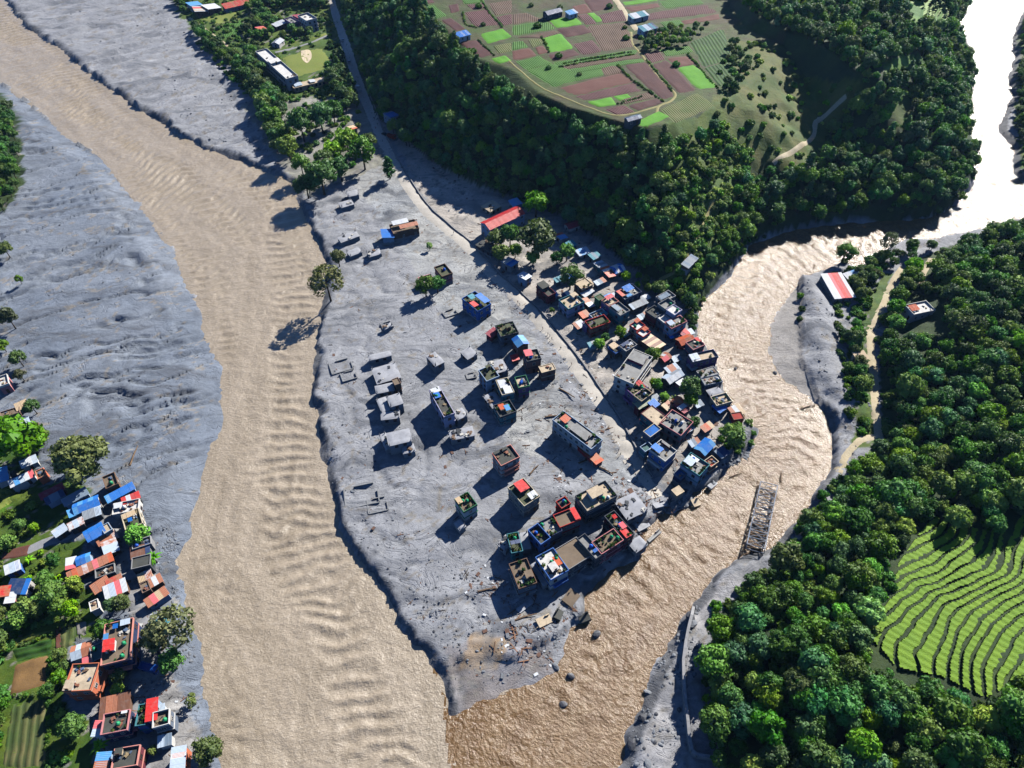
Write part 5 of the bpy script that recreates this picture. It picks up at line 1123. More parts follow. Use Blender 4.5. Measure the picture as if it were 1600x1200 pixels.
def frond_mesh(seed, n, ln, wd, mat, h):
    rg = random.Random(seed); m = MB()
    for i in range(n):
        a = i*2.399; el = rg.uniform(.25, 1.1); L = ln*rg.uniform(.75, 1.15); pts = []
        for k in range(6):
            t_ = k/5; r_ = L*t_*math.cos(el)*(1+.1*t_); z = L*t_*math.sin(el)-L*.62*t_*t_; w = wd*math.sin(math.pi*min(1, t_*.92+.08))+.02
            pts.append((r_, z, w))
        V = []
        for r_, z, w in pts:
            x, y = math.cos(a), math.sin(a)
            V += [(r_*x-w*y, r_*y+w*x, h+z-w*.35), (r_*x, r_*y, h+z), (r_*x+w*y, r_*y-w*x, h+z-w*.35)]
        m.add(V, [(3*k+j, 3*k+j+1, 3*k+j+4, 3*k+j+3) for k in range(5) for j in (0, 1)])
    me = m.mesh('crown', [mat]); at = me.attributes.new('v', 'FLOAT', 'FACE'); at.data.foreach_set('value', np.random.default_rng(seed).random(len(me.polygons)).astype(np.float32)); return me
def stem(h, r0):
    m = MB(); m.tube([(0, 0, -.5), (.1, 0, h*.5), (0, .1, h+.1)], [r0*1.3, r0, r0*.7], 6); return m.mesh('trunk', [bark], True)
PROTO['palm'] = (stem(4.2, .2), frond_mesh(5, 17, 3.2, .42, LM['mid'], 4.2), 3); PROTO['banana'] = (stem(2.0, .2), frond_mesh(6, 11, 2.6, .42, LM['light'], 2.0), 2.4)
def shrubm(seed, mat, rx, rz, nl, lr): return crown_mesh('shrub', seed, rx, rz, rz*.55, nl, lr, .3, 42, LM[mat], 'round', True)[0]
SHRUB = [shrubm(80, 'dark', 1.5, 1.1, 6, .85), shrubm(81, 'mid', 1.6, 1.0, 6, .8), shrubm(82, 'light', 1.4, 1.0, 5, .8), shrubm(83, 'mid', 2.2, 1.2, 8, .9)]
def blocked(x, y, r_):
    for hx, hy, hr, rz, w, d in HOUSES:
        if abs(hx-x) > 14 or abs(hy-y) > 14: continue
        dx, dy = x-hx, y-hy; a = dx*math.cos(rz)+dy*math.sin(rz); b = -dx*math.sin(rz)+dy*math.cos(rz)
        if abs(a) < w/2+r_ and abs(b) < d/2+r_: return True
    return False
ROADPTS = np.vstack([np.column_stack([P[::2], np.full(len(P[::2]), hw)]) for P, hw in ROADS])
def onroad(x, y, pad=1.2): return bool((((ROADPTS[:, 0]-x)**2+(ROADPTS[:, 1]-y)**2) < (ROADPTS[:, 2]+pad)**2).any())
TREES = []                                   # (key, x, y, scale, label, group, forced)
def crown_at(px, py, rpx, key, label, group=None, k=1.0):
    """tree whose crown centre shows at px,py with radius rpx"""
    cz = 5.5
    for _ in range(3):
        x, y = gp(px, py, cz); dep = y*CP+(CAMH-float(hz(x, y))-cz)*SP; R_ = rpx*dep/F; sc = R_/PROTO[key][2]; cz = 6.0*sc*k
    TREES.append((key, x, y, sc*1.02, label, group, True))
for a in [(838, 315, 18, 'light1', 'bright green round tree behind the red-roofed school'), (838, 372, 27, 'broad0', 'big dark spreading tree beside the red-roofed school'), (528, 404, 13, 'feather', 'small feathery tree alone on the mud bank'),
          (511, 446, 25, 'sparse', 'tall leaning feathery tree over the pale river'), (671, 384, 5, 'light0', 'tiny bright sapling standing in open mud'), (664, 447, 14, 'broad2', 'dark round tree in front of the low pink wing'), (683, 444, 12, 'broad0', 'dark tree touching the pink house wall'),
          (833, 400, 10, 'light0', 'bright green bushy tree on the sandy yard'), (805, 390, 10, 'light1', 'yellowish tree by the torn blue tarpaulin'), (783, 396, 12, 'broad4', 'leaning green tree at the roadside tarpaulin'), (775, 372, 13, 'broad1', 'green tree at the school corner'), (797, 367, 14, 'broad2', 'tree in front of the school windows'),
          (886, 394, 11, 'light1', 'pale green tree beside the pale blue shed'), (870, 404, 9, 'broad2', 'small dark tree on the sandy yard'), (892, 431, 18, 'broad0', 'large dark tree behind the maroon house'), (607, 262, 10, 'cone0', 'lone green tree right beside the main road'),
          (130, 722, 50, 'giant', 'huge olive spreading tree over the hamlet roofs'), (26, 690, 34, 'broad1', 'large bright-sided tree next to the huge olive one'), (60, 682, 13, 'broad4', 'thin tree at the mud edge by the brown shed'), (50, 636, 11, 'broad2', 'small tree beside the tiny pale hut'),
          (28, 560, 12, 'broad2', 'dark tree standing in pale mud above the pink house'), (16, 501, 15, 'feather', 'wide dark tree at the mud flat margin'), (33, 588, 9, 'feather', 'olive tree behind the pink house'), (30, 437, 6, 'broad0', 'tiny dark tree on the mud flat margin'), (8, 390, 10, 'broad1', 'green tree on the upper mud flat margin'), (3, 540, 9, 'broad1', 'half-seen tree at the mud flat margin'),
          (211, 833, 17, 'light0', 'bright lime-green round tree between street and mud edge'), (236, 866, 13, 'palm', 'palm beside the dark slate-roofed house'), (272, 985, 36, 'sparse', 'great feathery tree leaning over the river bank'), (246, 1000, 24, 'feather', 'dense lower half of the feathery riverside pair'), (268, 1035, 17, 'broad1', 'bright green tree below the feathery pair'),
          (299, 1094, 12, 'lime', 'yellow-green tree alone on the bare bank'), (324, 1174, 21, 'broad1', 'green tree at the foot of the bare bank'), (114, 1136, 18, 'broad4', 'round tree beside the dark-roofed pink-fronted house'), (186, 1056, 11, 'broad4', 'tree between the orange house and the street'), (183, 1077, 10, 'light0', 'bright bush-like tree above the rust-brown shed'),
          (151, 1162, 15, 'palm', 'palm below the white and rust striped roof'), (163, 985, 15, 'broad4', 'bushy tree behind the red stair hut house'), (190, 942, 12, 'broad1', 'round green tree below the fine-striped white roof'), (174, 946, 11, 'broad3', 'dark green tree next to the round green one'), (238, 1173, 7, 'light0', 'small ball-shaped tree by the sheet-roofed house'),
          (1146, 678, 17, 'broad1', 'round tree at the river bend near the brick red box'), (1085, 660, 8, 'broad4', 'small tree in the muddy lane'), (1322, 393, 15, 'broad0', 'round dark tree by the glittering river bend'), (1386, 384, 14, 'sparse', 'thin tree beside the round dark riverside tree'),
          (936, 537, 9, 'light0', 'small bright tree near the road wreckage'), (946, 528, 7, 'broad0', 'little dark tree behind the small bright one'), (970, 520, 9, 'broad1', 'tree at the corner of the tan-roofed hut'), (1022, 553, 11, 'broad2', 'tree below the striped brown shed'), (1078, 607, 15, 'broad1', 'big leafy tree beside the tin hall'), (1027, 600, 9, 'light0', 'yellow-green tree next to the tall white house'), (862, 485, 4, 'broad1', 'tiny tree by the roadside wall'),
          (1058, 613, 9, 'banana', 'banana clump in the garden plot'), (1040, 617, 9, 'banana', 'banana clump behind the purple house'), (1030, 450, 10, 'broad4', 'tree behind the dark blue house')]:
    crown_at(*a)
for a, key in [((500, 272, 25), 'broad0'), ((477, 288, 17), 'broad2'), ((566, 238, 20), 'broad0'), ((540, 215, 18), 'light1'), ((520, 232, 15), 'light1'), ((505, 250, 14), 'broad1'), ((470, 258, 13), 'broad1'), ((450, 232, 15), 'broad4'), ((530, 262, 16), 'broad0'), ((575, 222, 11), 'broad2'), ((470, 196, 18), 'broad0'), ((500, 185, 17), 'broad3'), ((520, 175, 14), 'broad2'), ((425, 180, 14), 'broad1'), ((410, 160, 13), 'light1'), ((440, 205, 12), 'broad1')]:
    crown_at(*a, key, 'tree of the riverside grove above the flooded houses', 'riverside grove trees')
FOREST = [  # photo outline, spacing m, kinds, size range
  ([(500, -30), (640, -30), (690, 48), (722, 80), (760, 112), (800, 134), (860, 176), (930, 200), (1000, 217), (1030, 200), (1055, 225), (1040, 300), (1062, 385), (1040, 440), (985, 415), (935, 368), (870, 335), (815, 312), (760, 292), (690, 262), (625, 212), (585, 182), (560, 120), (540, 55)], 5.6, ['broad0', 'cone0', 'broad2', 'cone1', 'broad3', 'broad1'], (.62, 1.0)),
  ([(1030, 225), (1130, 190), (1175, 240), (1175, 330), (1130, 410), (1080, 475), (1045, 455), (1060, 390), (1040, 300)], 9.5, ['broad1', 'light0', 'broad4', 'light1', 'broad3'], (.4, .75)),
  ([(1120, -40), (1530, -40), (1515, 0), (1495, 40), (1510, 75), (1520, 112), (1506, 190), (1526, 250), (1518, 288), (1480, 328), (1400, 345), (1300, 350), (1200, 368), (1140, 415), (1120, 380), (1165, 300), (1190, 268), (1285, 248), (1300, 195), (1352, 130), (1345, 112), (1262, 55), (1180, 20)], 6.0, ['broad0', 'broad2', 'broad3', 'cone1', 'broad4', 'broad1'], (.55, .95)),
  ([(1372, 445), (1440, 402), (1500, 380), (1600, 350), (1700, 340), (1720, 790), (1605, 800), (1540, 832), (1500, 822), (1450, 800), (1400, 872), (1388, 940), (1350, 992), (1385, 1045), (1450, 1062), (1530, 1100), (1610, 1060), (1800, 900), (1800, 1330), (1140, 1330), (1100, 1060), (1118, 985), (1185, 900), (1240, 846), (1300, 778), (1345, 722), (1380, 692), (1376, 560)], 5.2, ['broad0', 'broad1', 'broad2', 'broad4', 'broad3', 'broad2', 'broad0', 'light1'], (.42, 1.05)),
  ([(-120, 140), (6, 150), (26, 190), (32, 285), (8, 325), (-120, 340)], 5.5, ['broad0', 'broad1', 'broad2'], (.6, 1.0)),
  ([(262, -30), (290, 30), (330, 80), (365, 105), (400, 160), (420, 175), (385, 105), (345, 70), (310, 40), (296, -30)], 4.6, ['broad1', 'broad0', 'broad2'], (.5, .8)),
  ([(385, 90), (405, 70), (415, 130), (445, 165), (440, 250), (405, 180)], 5.0, ['broad0', 'broad1', 'broad3'], (.6, 1.0)),
  ([(385, -30), (515, -30), (520, 10), (495, 15), (460, 10), (400, 15), (380, 30)], 6.0, ['broad0', 'broad3', 'broad2'], (.6, 1.0)),
  ([(398, 25), (425, 20), (430, 55), (400, 65), (380, 50)], 5.5, ['broad1', 'broad0'], (.5, .8)),
  ([(510, 90), (535, 80), (560, 165), (540, 170), (515, 130)], 5.0, ['broad0', 'broad2', 'cone0'], (.6, .9)),
  ([(455, 40), (510, 45), (480, 60), (440, 62)], 6.0, ['broad1', 'broad4'], (.45, .7)),
  ([(0, 780), (60, 790), (60, 850), (30, 845), (0, 860), (-60, 860), (-60, 780)], 5.0, ['broad1', 'broad4', 'light0'], (.45, .75)),
  ([(35, 865), (100, 870), (140, 925), (135, 965), (60, 975), (0, 985), (-40, 985), (-40, 945), (40, 930)], 4.2, ['broad1', 'banana', 'light0', 'broad4', 'banana'], (.5, .85)),
  ([(-40, 980), (5, 1000), (12, 1080), (15, 1200), (-60, 1200)], 4.6, ['broad1', 'broad4'], (.45, .75)),
  ([(80, 1015), (105, 1030), (100, 1070), (75, 1085)], 4.0, ['broad1', 'light0'], (.4, .65)),
  ([(1320, 430), (1370, 405), (1440, 385), (1480, 380), (1440, 400), (1395, 415), (1350, 460), (1340, 470)], 4.6, ['broad1', 'broad4', 'broad0'], (.4, .7)),
  ([(1310, 515), (1350, 505), (1352, 600), (1340, 640), (1318, 560)], 4.0, ['broad0', 'broad1'], (.4, .7)),
  ([(1590, -10), (1660, -10), (1660, 300), (1600, 290), (1585, 240), (1590, 140)], 5.0, ['broad0', 'broad1'], (.45, .75)),
  ([(995, 425), (1065, 440), (1080, 490), (1060, 480), (1000, 450), (960, 440)], 4.6, ['broad1', 'light0', 'broad4'], (.4, .65)),
  ([(1000, 600), (1085, 590), (1090, 630), (1060, 640), (1020, 625)], 4.2, ['broad1', 'banana', 'light0'], (.35, .6)),
  ([(1005, 55), (1065, 40), (1110, 45), (1075, 68), (1010, 78), (995, 70)], 4.4, ['broad1', 'broad0', 'light0'], (.35, .55)),
  ([(1140, 60), (1170, 70), (1170, 110), (1145, 140), (1130, 140)], 6.0, ['broad0', 'broad2'], (.4, .65)),
]
CLEAR = [[(438, 86), (505, 70), (528, 104), (452, 130)], [(1404, 458), (1472, 452), (1478, 522), (1398, 526)], [(8, 1100), (82, 1082), (78, 1215), (-10, 1215)], [(12, 1040), (82, 1020), (82, 1072), (8, 1092)], [(14, 1010), (84, 994), (84, 1024), (20, 1038)], [(82, 976), (138, 966), (136, 1014), (82, 1020)], [(-10, 876), (4, 858), (50, 846), (48, 872)], [(1395, 820), (1410, 870), (1395, 900), (1380, 870)], [(1376, 86), (1446, 84), (1446, 108), (1376, 112)], [(1396, 145), (1425, 150), (1425, 185), (1398, 195)], [(1418, 0), (1478, 0), (1486, 40), (1424, 38)], [(1445, 500), (1470, 500), (1475, 545), (1455, 545)], [(1430, 555), (1450, 555), (1450, 580), (1430, 580)], [(1420, 468), (1456, 462), (1460, 500), (1418, 505)], [(1560, 745), (1600, 735), (1600, 770), (1565, 775)], [(1576, 405), (1610, 395), (1610, 460), (1580, 455)], [(1436, 400), (1458, 398), (1452, 450), (1436, 448)], [(1460, 745), (1475, 740), (1485, 760), (1465, 760)]]
lab = {0: ('tree of the dark scarp forest below the fields', 'scarp forest trees'), 1: ('small bushy tree on the sunlit bamboo slope', 'bamboo slope trees'), 2: ('tree of the wooded spur above the glittering river', 'spur forest trees'), 3: ('tree of the dense wood on the hill above the road', 'hill wood trees')}
MARKS = [(gp(*q), nm) for q, nm in (((1340, 700), 'above the dirt road fork'), ((1240, 850), 'above the broken bridge'), ((1120, 1000), 'overhanging the flood wall'), ((1105, 1150), 'below the flood wall end'), ((1400, 900), 'at the left edge of the rice terraces'), ((1470, 1075), 'below the rice terraces'), ((1550, 1110), 'below the rice terraces'), ((1500, 810), 'above the rice terraces'), ((1570, 790), 'above the rice terraces'), ((1440, 500), 'around the white hillside house'), ((1380, 560), 'beside the dirt road'), ((1500, 390), 'lining the glittering river'))]
for fi_, (pg, sp, kinds, (s0, s1)) in enumerate(FOREST):
    G = np.array([gp(*q) for q in pg]); x0, y0 = G.min(0)-8; x1, y1 = G.max(0)+8
    x0, x1 = max(x0, -470), min(x1, 480); y1 = min(y1, 700); y0 = max(y0, 25)
    xs, ys = np.meshgrid(np.arange(x0, x1, sp), np.arange(y0, y1, sp), indexing='ij'); xs = xs.ravel()+RNG.uniform(-.45, .45, xs.size)*sp; ys = ys.ravel()+RNG.uniform(-.45, .45, ys.size)*sp
    z = hz(xs, ys); u, v = proj(xs, ys, z+(3.5 if fi_ < 4 else 1.5))
    ok = pip(np.array(pg, float), u, v) & (z > -.6)
    for cpg in CLEAR: ok &= ~pip(np.array(cpg, float), u, v)
    if fi_ == 3: ok &= ~pip(np.array([(q[0]-14 if q[0] < 1480 else q[0], q[1]+(16 if q[1] > 1000 else 0)) for q in TER], float), u, v)
    ok &= (u > -60) & (u < 1680) & (v > -60) & (v < 1300)
    for x, y, uu, vv in zip(xs[ok], ys[ok], u[ok], v[ok]):
        if blocked(x, y, 1.6) or onroad(x, y, 1.6): continue
        k = random.choice(kinds); s = random.uniform(s0, s1)*(1.25 if random.random() < .1 else 1); l_ = lab.get(fi_, ('low leafy tree of the gardens and hedges', 'garden and hedge trees'))
        if fi_ == 3:
            near = min(((x-q[0])**2+(y-q[1])**2, nm) for q, nm in MARKS)
            lk = {'broad0': 'dark close-leaved', 'broad1': 'mid-green rounded', 'broad2': 'dark lumpy', 'broad3': 'bluish-green', 'broad4': 'tall mid-green', 'light1': 'bright yellow-green'}[k]
            l_ = ('%s tree in the hill wood %s' % (lk, near[1] if near[0] < 38**2 else 'deep among its neighbours'), 'hill wood trees')
        TREES.append((k, x, y, s, l_[0], l_[1], False))
# size in the picture decides which stand as trees of their own
def shown(tr):
    k, x, y, s = tr[:4]; z = float(hz(x, y)); dep = y*CP+(CAMH-z)*SP; u, v = proj(np.array(x), np.array(y), np.array(z+5.0))
    vis = (-25 < u < 1625) and (-25 < v < 1225)
    return (PROTO[k][2]*s*F/dep) if vis else -1
sized = sorted(((shown(t_), i) for i, t_ in enumerate(TREES)), reverse=True)
own = set(i for i, t_ in enumerate(TREES) if t_[6]); cap = 300
for s_, i in sized:
    if len(own) >= cap: break
    if s_ > 0: own.add(i)
def plant(key, x, y, s, label, group):
    tm, cm, _ = PROTO[key]; z = float(hz(x, y)); E = empty({'palm': 'palm_tree', 'banana': 'banana_plant'}.get(key, 'tree'), (x, y, z), random.uniform(0, 6.28)); k = (s*random.uniform(.93, 1.07), s*random.uniform(.93, 1.07), s*random.uniform(.9, 1.12)); E.scale = k
    tag(E, label, 'tree' if key != 'banana' else 'plant', group); mobj('trunk', tm, E); mobj('crown', cm, E)
for i in sorted(own): plant(*TREES[i][:6])
# the rest of the woods and the undergrowth, each as one mass
def scatter(name, pts, protos, label):
    pc = bpy.data.collections.new(name+'_kinds')
    for i, me in enumerate(protos): pc.objects.link(bpy.data.objects.new('%s_%02d' % (name, i), me))
    me = bpy.data.meshes.new(name); A = np.array(pts, float)
    me.vertices.add(len(A)); me.vertices.foreach_set('co', A[:, :3].astype(np.float32).ravel())
    for nm, ty, c in (('rot', 'FLOAT', 3), ('scl', 'FLOAT', 4), ('idx', 'INT', 5)):
        a = me.attributes.new(nm, ty, 'POINT'); a.data.foreach_set('value', A[:, c].astype(np.int32 if ty == 'INT' else np.float32))
    o = mobj(name, me); ng = bpy.data.node_groups.new(name, 'GeometryNodeTree'); nn = ng.nodes; ll = ng.links
    ng.interface.new_socket('Geometry', in_out='INPUT', socket_type='NodeSocketGeometry'); ng.interface.new_socket('Geometry', in_out='OUTPUT', socket_type='NodeSocketGeometry')
    gi = nn.new('NodeGroupInput'); go = nn.new('NodeGroupOutput'); ip = nn.new('GeometryNodeInstanceOnPoints'); ci = nn.new('GeometryNodeCollectionInfo')
    ci.inputs[0].default_value = pc; ci.inputs[1].default_value = True; ci.inputs[2].default_value = True; ip.inputs['Pick Instance'].default_value = True
    def at(nm, ty): q = nn.new('GeometryNodeInputNamedAttribute'); q.data_type = ty; q.inputs[0].default_value = nm; return q.outputs[0]
    cx = nn.new('ShaderNodeCombineXYZ'); ll.new(at('rot', 'FLOAT'), cx.inputs[2]); ll.new(cx.outputs[0], ip.inputs['Rotation'])
    c2 = nn.new('ShaderNodeCombineXYZ'); sc = at('scl', 'FLOAT')
    for i in range(3): ll.new(sc, c2.inputs[i])
    ll.new(c2.outputs[0], ip.inputs['Scale']); ll.new(at('idx', 'INT'), ip.inputs['Instance Index'])
    ll.new(gi.outputs[0], ip.inputs['Points']); ll.new(ci.outputs[0], ip.inputs['Instance']); ll.new(ip.outputs[0], go.inputs[0])
    md = o.modifiers.new('scatter', 'NODES'); md.node_group = ng
    return tag(o, label, kind='stuff')
keys = sorted(PROTO); joined = []
for k in keys:
    tm, cm, _ = PROTO[k]; b = bmesh.new(); b.from_mesh(cm); n0 = len(b.faces); b.from_mesh(tm)
    me = bpy.data.meshes.new('whole_tree'); 
    b.faces.ensure_lookup_table()
    for f in b.faces[n0:]: f.material_index = 1
    b.to_mesh(me); b.free(); me.materials.append(cm.materials[0]); me.materials.append(bark); joined.append(me)
rest = [(x, y, float(hz(x, y)), random.uniform(0, 6.28), s, keys.index(k)) for i, (k, x, y, s, *_r) in enumerate(TREES) if i not in own]
scatter('forest', rest, joined, 'smaller and farther trees of the woods as one mass')
UND = []
def under(pg, sp, kinds, s0, s1, px=True, zmin=-1.2):
    G = np.array([gp(*q) for q in pg]); x0, y0 = G.min(0)-4; x1, y1 = G.max(0)+4; x0, x1 = max(x0, -470), min(x1, 480); y1 = min(y1, 700); y0 = max(y0, 25)
    n = int((x1-x0)*(y1-y0)/sp/sp); xs = RNG.uniform(x0, x1, n); ys = RNG.uniform(y0, y1, n); z = hz(xs, ys); u, v = proj(xs, ys, z+.5)
    ok = pip(np.array(pg, float), u, v) & (z > zmin) & ~pip(np.array(TER, float), u, v)
    for cpg in CLEAR: ok &= ~pip(np.array(cpg, float), u, v)
    for x, y, zz in zip(xs[ok], ys[ok], z[ok]):
        if blocked(x, y, .6) or onroad(x, y, .5): continue
        UND.append((x, y, zz-.1, random.uniform(0, 6.28), random.uniform(s0, s1), random.choice(kinds)))
for i, (pg, sp, kinds, ss) in enumerate(FOREST[:4]): under(pg, 4.2 if i != 1 else 3.0, [0, 1, 3] if i != 1 else [1, 2, 3, 2], .7, 1.6)
for pg, sp, ks in [([(1120, 60), (1225, 70), (1300, 130), (1345, 125), (1350, 150), (1310, 190), (1285, 245), (1205, 270), (1150, 250), (1110, 190)], 8.0, [0, 1, 2]), ([(1300, 400), (1400, 395), (1345, 500), (1360, 690), (1330, 700), (1310, 560)], 3.4, [0, 1, 1]), ([(1235, 440), (1255, 430), (1252, 540), (1240, 545)], 2.6, [0, 1]), ([(-60, 780), (70, 790), (60, 860), (110, 870), (140, 950), (100, 1010), (105, 1100), (130, 1200), (-60, 1200)], 5.0, [1, 2, 3]), ([(262, -20), (400, 150), (445, 250), (560, 260), (560, 140), (515, -20)], 5.2, [0, 1, 1]),
                   ([(1180, 855), (1240, 820), (1310, 735), (1330, 700), (1350, 720), (1240, 850)], 2.8, [0, 1]), ([(1100, 960), (1190, 870), (1200, 900), (1115, 1000)], 3.2, [1, 1]), ([(1110, 660), (1175, 660), (1180, 700), (1140, 720)], 3.5, [0, 1]), ([(1085, 520), (1130, 440), (1090, 470), (1065, 480)], 2.6, [0, 1]), ([(1395, 870), (1420, 900), (1420, 1040), (1360, 990)], 3.5, [1, 2]), ([(300, 60), (330, 70), (400, 150), (390, 155)], 3.0, [0, 1])]: under(pg, sp, ks, .6, 1.3)
def hedge(pts, sp, ks, s0=.35, s1=.6):
    P = catmull([gp(*q) for q in pts], sp)
    for x, y in P: UND.append((x+random.uniform(-.4, .4), y+random.uniform(-.4, .4), float(hz(x, y)), random.uniform(0, 6.28), random.uniform(s0, s1), random.choice(ks)))
for h_ in [[(965, 103), (985, 122), (1005, 137), (1020, 147), (1035, 158)], [(1010, 95), (1030, 118), (1050, 142)], [(875, 105), (930, 95), (990, 86)], [(880, 100), (930, 91), (985, 82)], [(846, 58), (853, 70), (858, 82)], [(723, 20), (728, 38), (745, 43)], [(752, 0), (766, 22), (785, 42)], [(1075, 85), (1090, 103), (1108, 125), (1122, 137)], [(747, 63), (760, 76), (772, 86)], [(966, 162), (985, 157), (1002, 152)], [(80, 1030), (78, 1090), (75, 1200)], [(0, 1085), (40, 1088), (75, 1082)], [(20, 1010), (60, 1000), (80, 990)]]: hedge(h_, 1.7, [0, 1, 1])
for q in [(976, 45), (978, 62), (952, 12), (830, 10), (748, 12), (733, 84), (740, 82), (755, 40), (875, 14), (857, 108), (905, 118), (840, 43), (873, 90), (1056, 103), (1104, 38)]:
    x, y = gp(*q); UND.append((x, y, float(hz(x, y)), 1.0, random.uniform(.9, 1.8), 0))
scatter('undergrowth', UND, SHRUB, 'shrubs, hedges and undergrowth as one mass')
# ---------------------------------------------------------------- broken bridge in the river
steel = plain('weathered_steel', C(112, 122, 138, .5), .5, .3, .8); wood = plain('wet_wood', C(120, 98, 76, .6), .85, .35, 2)
um = MB(); um.box((.5, 0, 0), (1, 1, 1)); UBAR = um.mesh('bar', [steel]); um = MB(); um.box((.5, 0, 0), (1, 1, 1)); UPLANK = um.mesh('plank', [wood])
def bar(par, name, a, b, t, me=None):
    a = Vector(a); b = Vector(b); d = b-a; o = bpy.data.objects.new(name, me or UBAR); link(o, par); o.location = a
    o.rotation_euler = d.to_track_quat('X', 'Z').to_euler(); o.scale = (d.length, t, t); return o
A = np.array(unp(1203, 757, -1)); B = np.array(unp(1181, 858, 0)); dv = B-A; BL = float(np.linalg.norm(dv))
br = empty('truss_bridge', (A[0], A[1], -3.4), math.atan2(dv[1], dv[0])); br.rotation_euler = (math.radians(7), math.radians(-4), math.atan2(dv[1], dv[0]))
tag(br, 'wrecked grey steel truss bridge lying in the brown river', 'bridge')
nb_, bw_, bh_ = 9, 6.0, 2.7; st_ = BL/nb_
for y in (-bw_/2, bw_/2):
    for i in range(nb_):
        sag = lambda k: -.35*math.sin(math.pi*k/nb_)+(.5 if k == 6 else 0)
        a, b = i*st_, (i+1)*st_
        bar(br, 'bottom_chord', (a, y, sag(i)), (b, y, sag(i+1)), .32); bar(br, 'top_chord', (a, y, bh_+sag(i)), (b, y, bh_+sag(i+1)), .34)
        bar(br, 'diagonal', (a, y, sag(i)+(bh_ if i % 2 else 0)), (b, y, sag(i+1)+(0 if i % 2 else bh_)), .22)
    for i in range(nb_+1): bar(br, 'post', (i*st_, y, 0), (i*st_, y, bh_), .24)
for i in range(nb_+1):
    bar(br, 'cross_beam', (i*st_, -bw_/2, 0), (i*st_, bw_/2, 0), .3); bar(br, 'top_brace', (i*st_, -bw_/2, bh_), (i*st_, bw_/2, bh_), .2)
    if i < nb_: bar(br, 'sway_brace', (i*st_, -bw_/2, bh_), ((i+1)*st_, bw_/2, bh_), .14); bar(br, 'sway_brace', (i*st_, bw_/2, bh_), ((i+1)*st_, -bw_/2, bh_), .14)
for i in range(14): x = random.uniform(.55, 1)*BL; bar(br, 'deck_plank', (x, -bw_/2+.3, .2), (x+random.uniform(-.5, .5), bw_/2-random.uniform(.3, 3), .25+random.uniform(0, .3)), .28, UPLANK)
# ---------------------------------------------------------------- rocks, slabs, driftwood
def rock_mesh(seed):
    rg = np.random.default_rng(seed); b = bmesh.new(); bmesh.ops.create_icosphere(b, subdivisions=2, radius=1); fx = rg.normal(size=(7, 3))
    for v in b.verts: v.co = v.co*(1+sum(max(0, float(v.co.dot(Vector(q).normalized()))-.55)*(-.45) for q in fx)+rg.normal()*.05); v.co.z *= .62; v.co.x *= 1.25
    me = bpy.data.meshes.new('rock'); b.to_mesh(me); b.free(); return me
rockm = plain('river_rock', C(128, 132, 138, .55), .85, .35, .9); rockd = plain('wet_rock', C(80, 82, 88, .5), .6, .3, .9)
ROCK = [rock_mesh(s) for s in range(4)]
for i, r_ in enumerate(ROCK): r_.materials.append(rockd if i == 3 else rockm)
def plank_mesh(seed, col):
    rg = random.Random(seed); m = MB(); m.bar((-1, 0, .05), (1, rg.uniform(-.3, .3), .12), .09, 0, .06); m.bar((-.2, -.1, .1), (.4, .7, .2), .05)
    return m.mesh('plank', [plain('driftwood', col, .9, .3)])
JUNK = [plank_mesh(1, C(120, 92, 70, .6)), plank_mesh(2, C(96, 90, 84, .55)), plank_mesh(3, C(150, 110, 84, .6))]
m = MB(); m.box((0, 0, .1), (1.2, .8, .1), 0, .3); JUNK.append(m.mesh('scrap', [plain('rusted_scrap', C(116, 86, 72, .5), .8, .3)])); m = MB(); m.box((0, 0, .15), (1, .7, .22), 0, .2); m.box((.6, .4, .1), (.6, .5, .2), 0, 1); JUNK.append(m.mesh('scrap', [rockm])); m = MB(); m.box((0, 0, .1), (.8, .5, .06), 0, .2); JUNK.append(m.mesh('scrap', [tin(TIN['white'])]))
RK = []; JK = []
def litter(dst, pg, n, kinds, s0, s1, zmin=-2.3, pw=3.5):
    G = np.array(pg, float); c = 0; t_ = 0
    while c < n and t_ < n*12:
        t_ += 1; px = random.uniform(G[:, 0].min(), G[:, 0].max()); py = random.uniform(G[:, 1].min(), G[:, 1].max())
        if not pip(G, np.array(px), np.array(py)): continue
        x, y = gp(px, py); z = float(hz(x, y))
        if z < zmin or blocked(x, y, .4): continue
        if fbm(np.array(x/9), np.array(y/9), 700, 3) < random.uniform(-.5, .3): continue
        dst.append((x, y, z, random.uniform(0, 6.28), s0+(s1-s0)*random.random()**pw, random.choice(kinds))); c += 1
PEN = [(500, 330), (640, 300), (760, 430), (900, 600), (1010, 760), (1000, 830), (920, 930), (880, 1020), (760, 1080), (690, 1080), (600, 900), (520, 770), (490, 620), (505, 450)]
litter(RK, PEN, 700, [0, 1, 2, 3], .08, .4); litter(RK, [(690, 880), (900, 930), (900, 1020), (780, 1070), (700, 1040), (620, 930)], 600, [0, 1, 2, 3], .08, .55)
litter(RK, [(500, 560), (560, 560), (600, 760), (720, 900), (640, 960), (540, 830), (490, 650)], 350, [0, 1, 2, 3], .1, .5); litter(RK, [(960, 1200), (1060, 960), (1100, 930), (1070, 1200)], 420, [0, 1, 2, 3], .1, .8)
litter(RK, [(100, 20), (270, 0), (410, 180), (440, 260), (320, 220)], 250, [0, 1, 3], .2, .9); litter(RK, [(20, 200), (150, 300), (330, 560), (320, 720), (100, 620), (50, 450)], 220, [0, 1, 3], .12, .6)
litter(RK, [(245, 800), (300, 860), (320, 1000), (350, 1180), (300, 1150), (270, 950)], 300, [0, 1, 2], .15, .7); litter(RK, [(1250, 430), (1330, 430), (1360, 640), (1330, 720), (1290, 640)], 150, [0, 1, 3], .2, .8)
